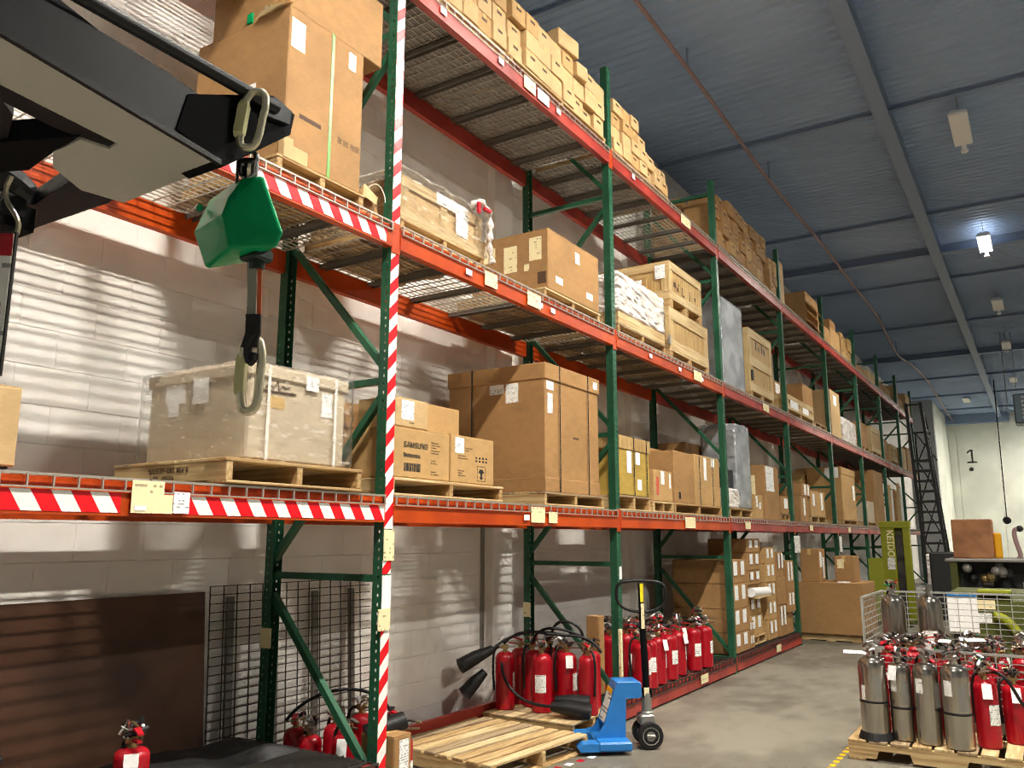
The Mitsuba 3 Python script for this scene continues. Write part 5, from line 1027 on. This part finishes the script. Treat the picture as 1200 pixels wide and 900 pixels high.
put('loop_sleeve', cat(ribbon([(2.168, -2.798, 1.90), (2.160, -2.790, 1.872), (2.150, -2.79, 1.85)], .024, .006), tube(spline([(2.160, -2.788, 1.872), (2.150, -2.79, 1.855), (2.149, -2.788, 1.835), (2.153, -2.787, 1.826), (2.156, -2.782, 1.84)], 12), .007, 8)), 'm_rubber', sl, smooth=40)
def carab(c, up, right, L, W, rr_, gate=True, m='m_hook', gl=.045):
    c, up, right = (np.array(v, float) for v in (c, up, right)); up /= np.linalg.norm(up); right /= np.linalg.norm(right)
    pts = []
    for t in np.linspace(0, 2 * math.pi, 41):
        x, y = math.cos(t), math.sin(t)
        x = np.sign(x) * abs(x) ** .7 * W / 2; y = np.sign(y) * abs(y) ** .55 * L / 2 if abs(y) > 1e-9 else 0
        pts.append(c + right * x * (1.0 if y > 0 else .9) + up * y)
    k = put('carabiner', tube(pts, rr_, 8, cap=False), m, sl, smooth=True)
    if gate:
        a = c - right * W / 2 * .98
        put('gate', hull([a + up * s * gl / 2 + right * x * .0075 + np.cross(up, right) * y * .0075 for s in (-1, 1) for x in (-1, 1) for y in (-1, 1)] + [a + up * s * gl * .68 + right * x * .005 + np.cross(up, right) * y * .005 for s in (-1, 1) for x in (-1, 1) for y in (-1, 1)]), 'm_gate', k)
    return k
rt = (.84, .53, 0)
carab((2.150, -2.782, 1.806), (.01, .01, 1), rt, .118, .033, .0074, gl=.05)
carab((2.228, -2.872, 2.187), (.10, .06, 1), (.84, .53, 0), .095, .034, .006, gl=.046)
carab((2.186, -2.842, 2.135), (.0, .0, 1), rt, .045, .026, .004, False, 'm_chrome')
put('shackle', cat(tube([(2.176, -2.845, 2.14), (2.194, -2.833, 2.14)], .0075, 10), tube([(2.184, -2.838, 2.135), (2.184, -2.838, 2.105)], .009, 10), tube([(2.17, -2.848, 2.155), (2.17, -2.848, 2.105)], .003, 6), tube([(2.196, -2.832, 2.155), (2.196, -2.832, 2.105)], .003, 6)), 'm_chrome', sl, smooth=30)

put('bucket', cat(lathe([(0, 0), (.12, 0), (.135, .38), (.145, .39), (.145, .40), (.13, .40), (.118, .02), (0, .02)], 24)), 'm_black', label='black bucket on the low deck at the far left edge', cat='bucket', smooth=35, M=T().translate([-0.18, -2.06, .353]))

# ------------------------------------------------------------------ far right: machines, ladder, boxes, heater
sk = thing('stair_ladder', 'tall black steel stair ladder at the far end of the rack', 'ladder')
Y0 = 21.2
A0, A1 = np.array([0.60, Y0, 5.15]), np.array([0.66, Y0, 0.0])
SX = -0.34
for x0, x1 in ((0.62 + SX, 0.80 + SX), (0.98 + SX, 1.36 + SX)): put('stringer', hull([(x0 + a, Y0 + b, 5.2) for a in (-.04, .04) for b in (-.05, .05)] + [(x1 + a, Y0 + b, 0) for a in (-.04, .04) for b in (-.05, .05)]), 'm_stair', sk)
for x0, x1 in ((0.66 + SX, 0.62 + SX), (0.98 + SX, 1.30 + SX)): put('back_leg', hull([(x0 + a, Y0 + 1.1 + b, 4.5) for a in (-.025, .025) for b in (-.03, .03)] + [(x1 + a, Y0 + 1.5 + b, 0) for a in (-.025, .025) for b in (-.03, .03)]), 'm_stair', sk)
for i in range(13):
    z = 0.28 + i * .275; f = 1 - z / 5.2
    put('tread', bx(.62 + SX + .18 * f, .98 + SX + .38 * f, Y0 - .05, Y0 + .18, z, z + .06), 'm_stair', sk)
for z0, z1 in ((.4, 1.5), (1.5, 2.6), (2.6, 3.7), (3.7, 4.5)):
    put('cross_brace', cat(tube([(.66 + SX, Y0 + 1.3, z0), (1.05 + SX, Y0 + 1.2, z1)], .02, 6), tube([(1.15 + SX, Y0 + 1.3, z0), (.66 + SX, Y0 + 1.2, z1)], .02, 6)), 'm_stair', sk)
put('top_rail', cat(tube([(.6 + SX, Y0, 5.15), (1.0 + SX, Y0, 5.15), (1.0 + SX, Y0 + 1.1, 4.6)], .025, 6), tube([(.6 + SX, Y0 + 1.1, 4.5), (1.0 + SX, Y0 + 1.1, 4.5)], .025, 6)), 'm_stair', sk)
mk_ = thing('stacker_machine', 'yellow green stacker machine with pale vertical lettering beyond the big brown carton', 'machine')
def mput(n, m, q, **kw): return put(n, m, q, mk_, **kw)
ym = 13.5
mput('mast_column', bx(.55, .79, ym, ym + .16, 0, 1.74, .01), 'm_olive'); mput('mast_column', bx(.93, 1.05, ym, ym + .16, 0, 1.74, .01), 'm_olive'); mput('cross_bar', bx(.53, 1.07, ym - .01, ym + .17, 1.73, 1.86, .01), 'm_olive')
mput('base_cover', hull([(x, y, z) for x in (.30, .56) for y, z in ((ym - .1, 0), (ym + .5, 0), (ym + .5, 1.17), (ym, 1.17))]), 'm_olive'); mput('back_plate', bx(.55, 1.05, ym + .12, ym + .15, .1, 1.73), 'm_olive_dark')
mput('lettering', textm('KEIDON', .115, (.66, ym - .001, 1.70), (0, 0, -1), (1, 0, 0)), 'm_cream', label='pale vertical lettering'); mput('data_sheet', bx(.64, .77, ym - .004, ym, .97, 1.18), 'm_label_big', label='white data sheet')
mput('column_panel', bx(.80, .92, ym + .05, ym + .10, .2, 1.6), 'm_machine'); mput('fork', bx(.5, .62, ym - .7, ym, .03, .09), 'm_olive_dark'); mput('fork', bx(.95, 1.07, ym - .7, ym, .03, .09), 'm_olive_dark')
k = put('shrink_wrapped_bundle', bx(1.1, 1.25, 15.4, 15.9, 0, 1.2, .03), CARD[2], None, 'narrow wrapped carton standing between the stacker machine and the ladder', 'wrapped load'); film(k, 1.09, 1.26, 15.39, 15.91, 0.002, 1.22, 'm_whitewrap', seed=30)
put('grey_tank', lathe([(0, 0), (.22, 0), (.23, .5), (.18, .62), (0, .68)], 20), 'm_galv', label='grey rounded tank in front of the wrapped carton by the ladder', cat='tank', smooth=40, M=T().translate([.98, 14.6, 0]))
put('dark_cabinet', bx(1.25, 1.75, 14.4, 15.0, 0, 1.28, .03), 'm_stair', label='dark ribbed cabinet at the foot of the ladder', cat='cabinet')
dk = thing('engine_block', 'dark greasy machine assembly with an orange brown box on top', 'machine')
rr = random.Random(12)
put('bed', bx(1.88, 3.3, 11.0, 12.3, 0, .75, .03), 'm_machine', dk)
put('table_top', bx(1.84, 3.4, 10.9, 12.4, 1.19, 1.235, .01), 'm_galv', dk)
for x in (1.9, 3.2): put('upright', bx(x, x + .1, 10.95, 12.3, .75, 1.19), 'm_olive_dark', dk)
for i in range(16):
    x, z = rr.uniform(2.05, 2.95), rr.uniform(.8, 1.12)
    put('component', rr.choice([lathe([(0, -.06), (.05, -.06), (.07, 0), (.05, .06), (0, .06)], 10), bx(-.07, .07, -.06, .06, -.05, .05, .012), trimesh.creation.icosphere(1, .07)]).copy(), rr.choice(('m_machine', 'm_galv', 'm_stair', 'm_brass')), dk, M=T().translate([x, rr.uniform(10.98, 11.3), z]).rotate([1, 0, 0], rr.uniform(0, 90)))
put('back_panel', bx(2.0, 3.2, 11.35, 11.4, .75, 1.19), 'm_stair', dk)
put('rust_box', bx(1.93, 2.49, 11.4, 11.9, 1.236, 1.84, .012), 'm_rust', label='orange brown wooden box standing on the dark machine', cat='box')
put('yellow_tube', bx(2.50, 2.60, 11.5, 11.7, 1.236, 1.63, .02), 'm_amber', label='narrow amber carton right of the orange brown box', cat='carton')
k = put('red_pipe', tube(spline([(2.78, 11.6, 1.236), (2.78, 11.6, 1.6), (2.80, 11.6, 1.68), (2.88, 11.6, 1.69)], 14), .035, 10), 'm_pipe', label='reddish pipe with a dark elbow at the right edge', cat='pipe', smooth=True); put('elbow', trimesh.creation.icosphere(2, .05).apply_translation([2.86, 11.6, 1.69]), 'm_stair', k)
hk = put('slatted_panel', bx(2.33, 2.585, 5.52, 5.56, .66, 1.0, .004), 'm_white', None, 'white slatted folder stack with a blue top edge behind the wire basket', 'panel')
for i in range(4): put('slat', bx(2.335 + i * .063, 2.39 + i * .063, 5.505, 5.522, .67, .985, .004), 'm_white', hk)
put('blue_edge', bx(2.33, 2.585, 5.50, 5.57, 1.0, 1.025, .003), 'm_jackblue', hk); put('support', bx(2.36, 2.55, 5.56, 5.9, .0, .9), 'm_stair', hk)
ok_ = thing('green_machine', 'olive green machine with a lettered plate and white sheet behind the wire basket', 'machine')
put('body', hull([(x, y, z) for x in (2.3, 3.3) for y, z in ((6.2, .15), (6.2, .92), (6.35, 1.0), (7.2, 1.0), (7.2, .15))]), 'm_olive_dark', ok_); put('skid', cat(bx(2.32, 2.42, 6.2, 7.2, 0, .15), bx(3.1, 3.2, 6.2, 7.2, 0, .15)), 'm_stair', ok_)
put('top_plate', bx(2.55, 2.85, 6.15, 6.4, 1.0, 1.03, .006), 'm_olive', ok_); put('print_plate', bx(2.53, 2.70, 6.194, 6.2, .84, .93), 'm_cream', ok_, label='pale printed plate'); put('data_sheet', bx(2.52, 2.66, 6.194, 6.2, .70, .80), 'm_label', ok_, label='white sheet')
put('curved_hood', tube(spline([(2.68, 6.15, .78), (2.76, 6.15, .76), (2.84, 6.15, .68), (2.9, 6.15, .58)], 12), .045, 10), 'm_olive', ok_, smooth=True)
hk = thing('unit_heater', 'blue grey unit heater hanging near the ceiling at the right edge', 'heater')
put('case', bx(2.80, 3.9, 22.0, 22.7, 4.55, 5.35, .03), 'm_heater', hk)
for i in range(6): put('louver', hull([(x, 21.99 + o, 4.66 + i * .11 + z) for x in (2.98, 3.8) for o, z in ((0, .08), (-.05, 0), (-.04, -.005), (.01, .07))]), 'm_lamp', hk)
for x in (2.9, 3.8): put('hanger_rod', cylm((x, 22.3, 5.33), (x, 22.3, H + .02), .008, 6), 'm_galv', hk)
put('pipe_run', tube([(2.66, 22.1, H), (2.66, 22.1, 5.2), (2.64, 22.1, 4.95), (2.82, 22.1, 4.9)], .012, 6), 'm_galv', hk)
pk = put('pendant_cable', tube([(2.15, 30, H), (2.10, 30, 2.2)], .02, 6), 'm_ink', None, 'long black pendant cable with a round control before the far wall', 'cable'); put('control', trimesh.creation.icosphere(2, .13).apply_translation([2.10, 30, 2.15]), 'm_ink', pk)
put('ceiling_panel', bx(.90, 1.14, 33.2, 34.3, 6.96, 7.0, .005), 'm_white', label='small pale panel on the ceiling near the far wall', cat='light panel')
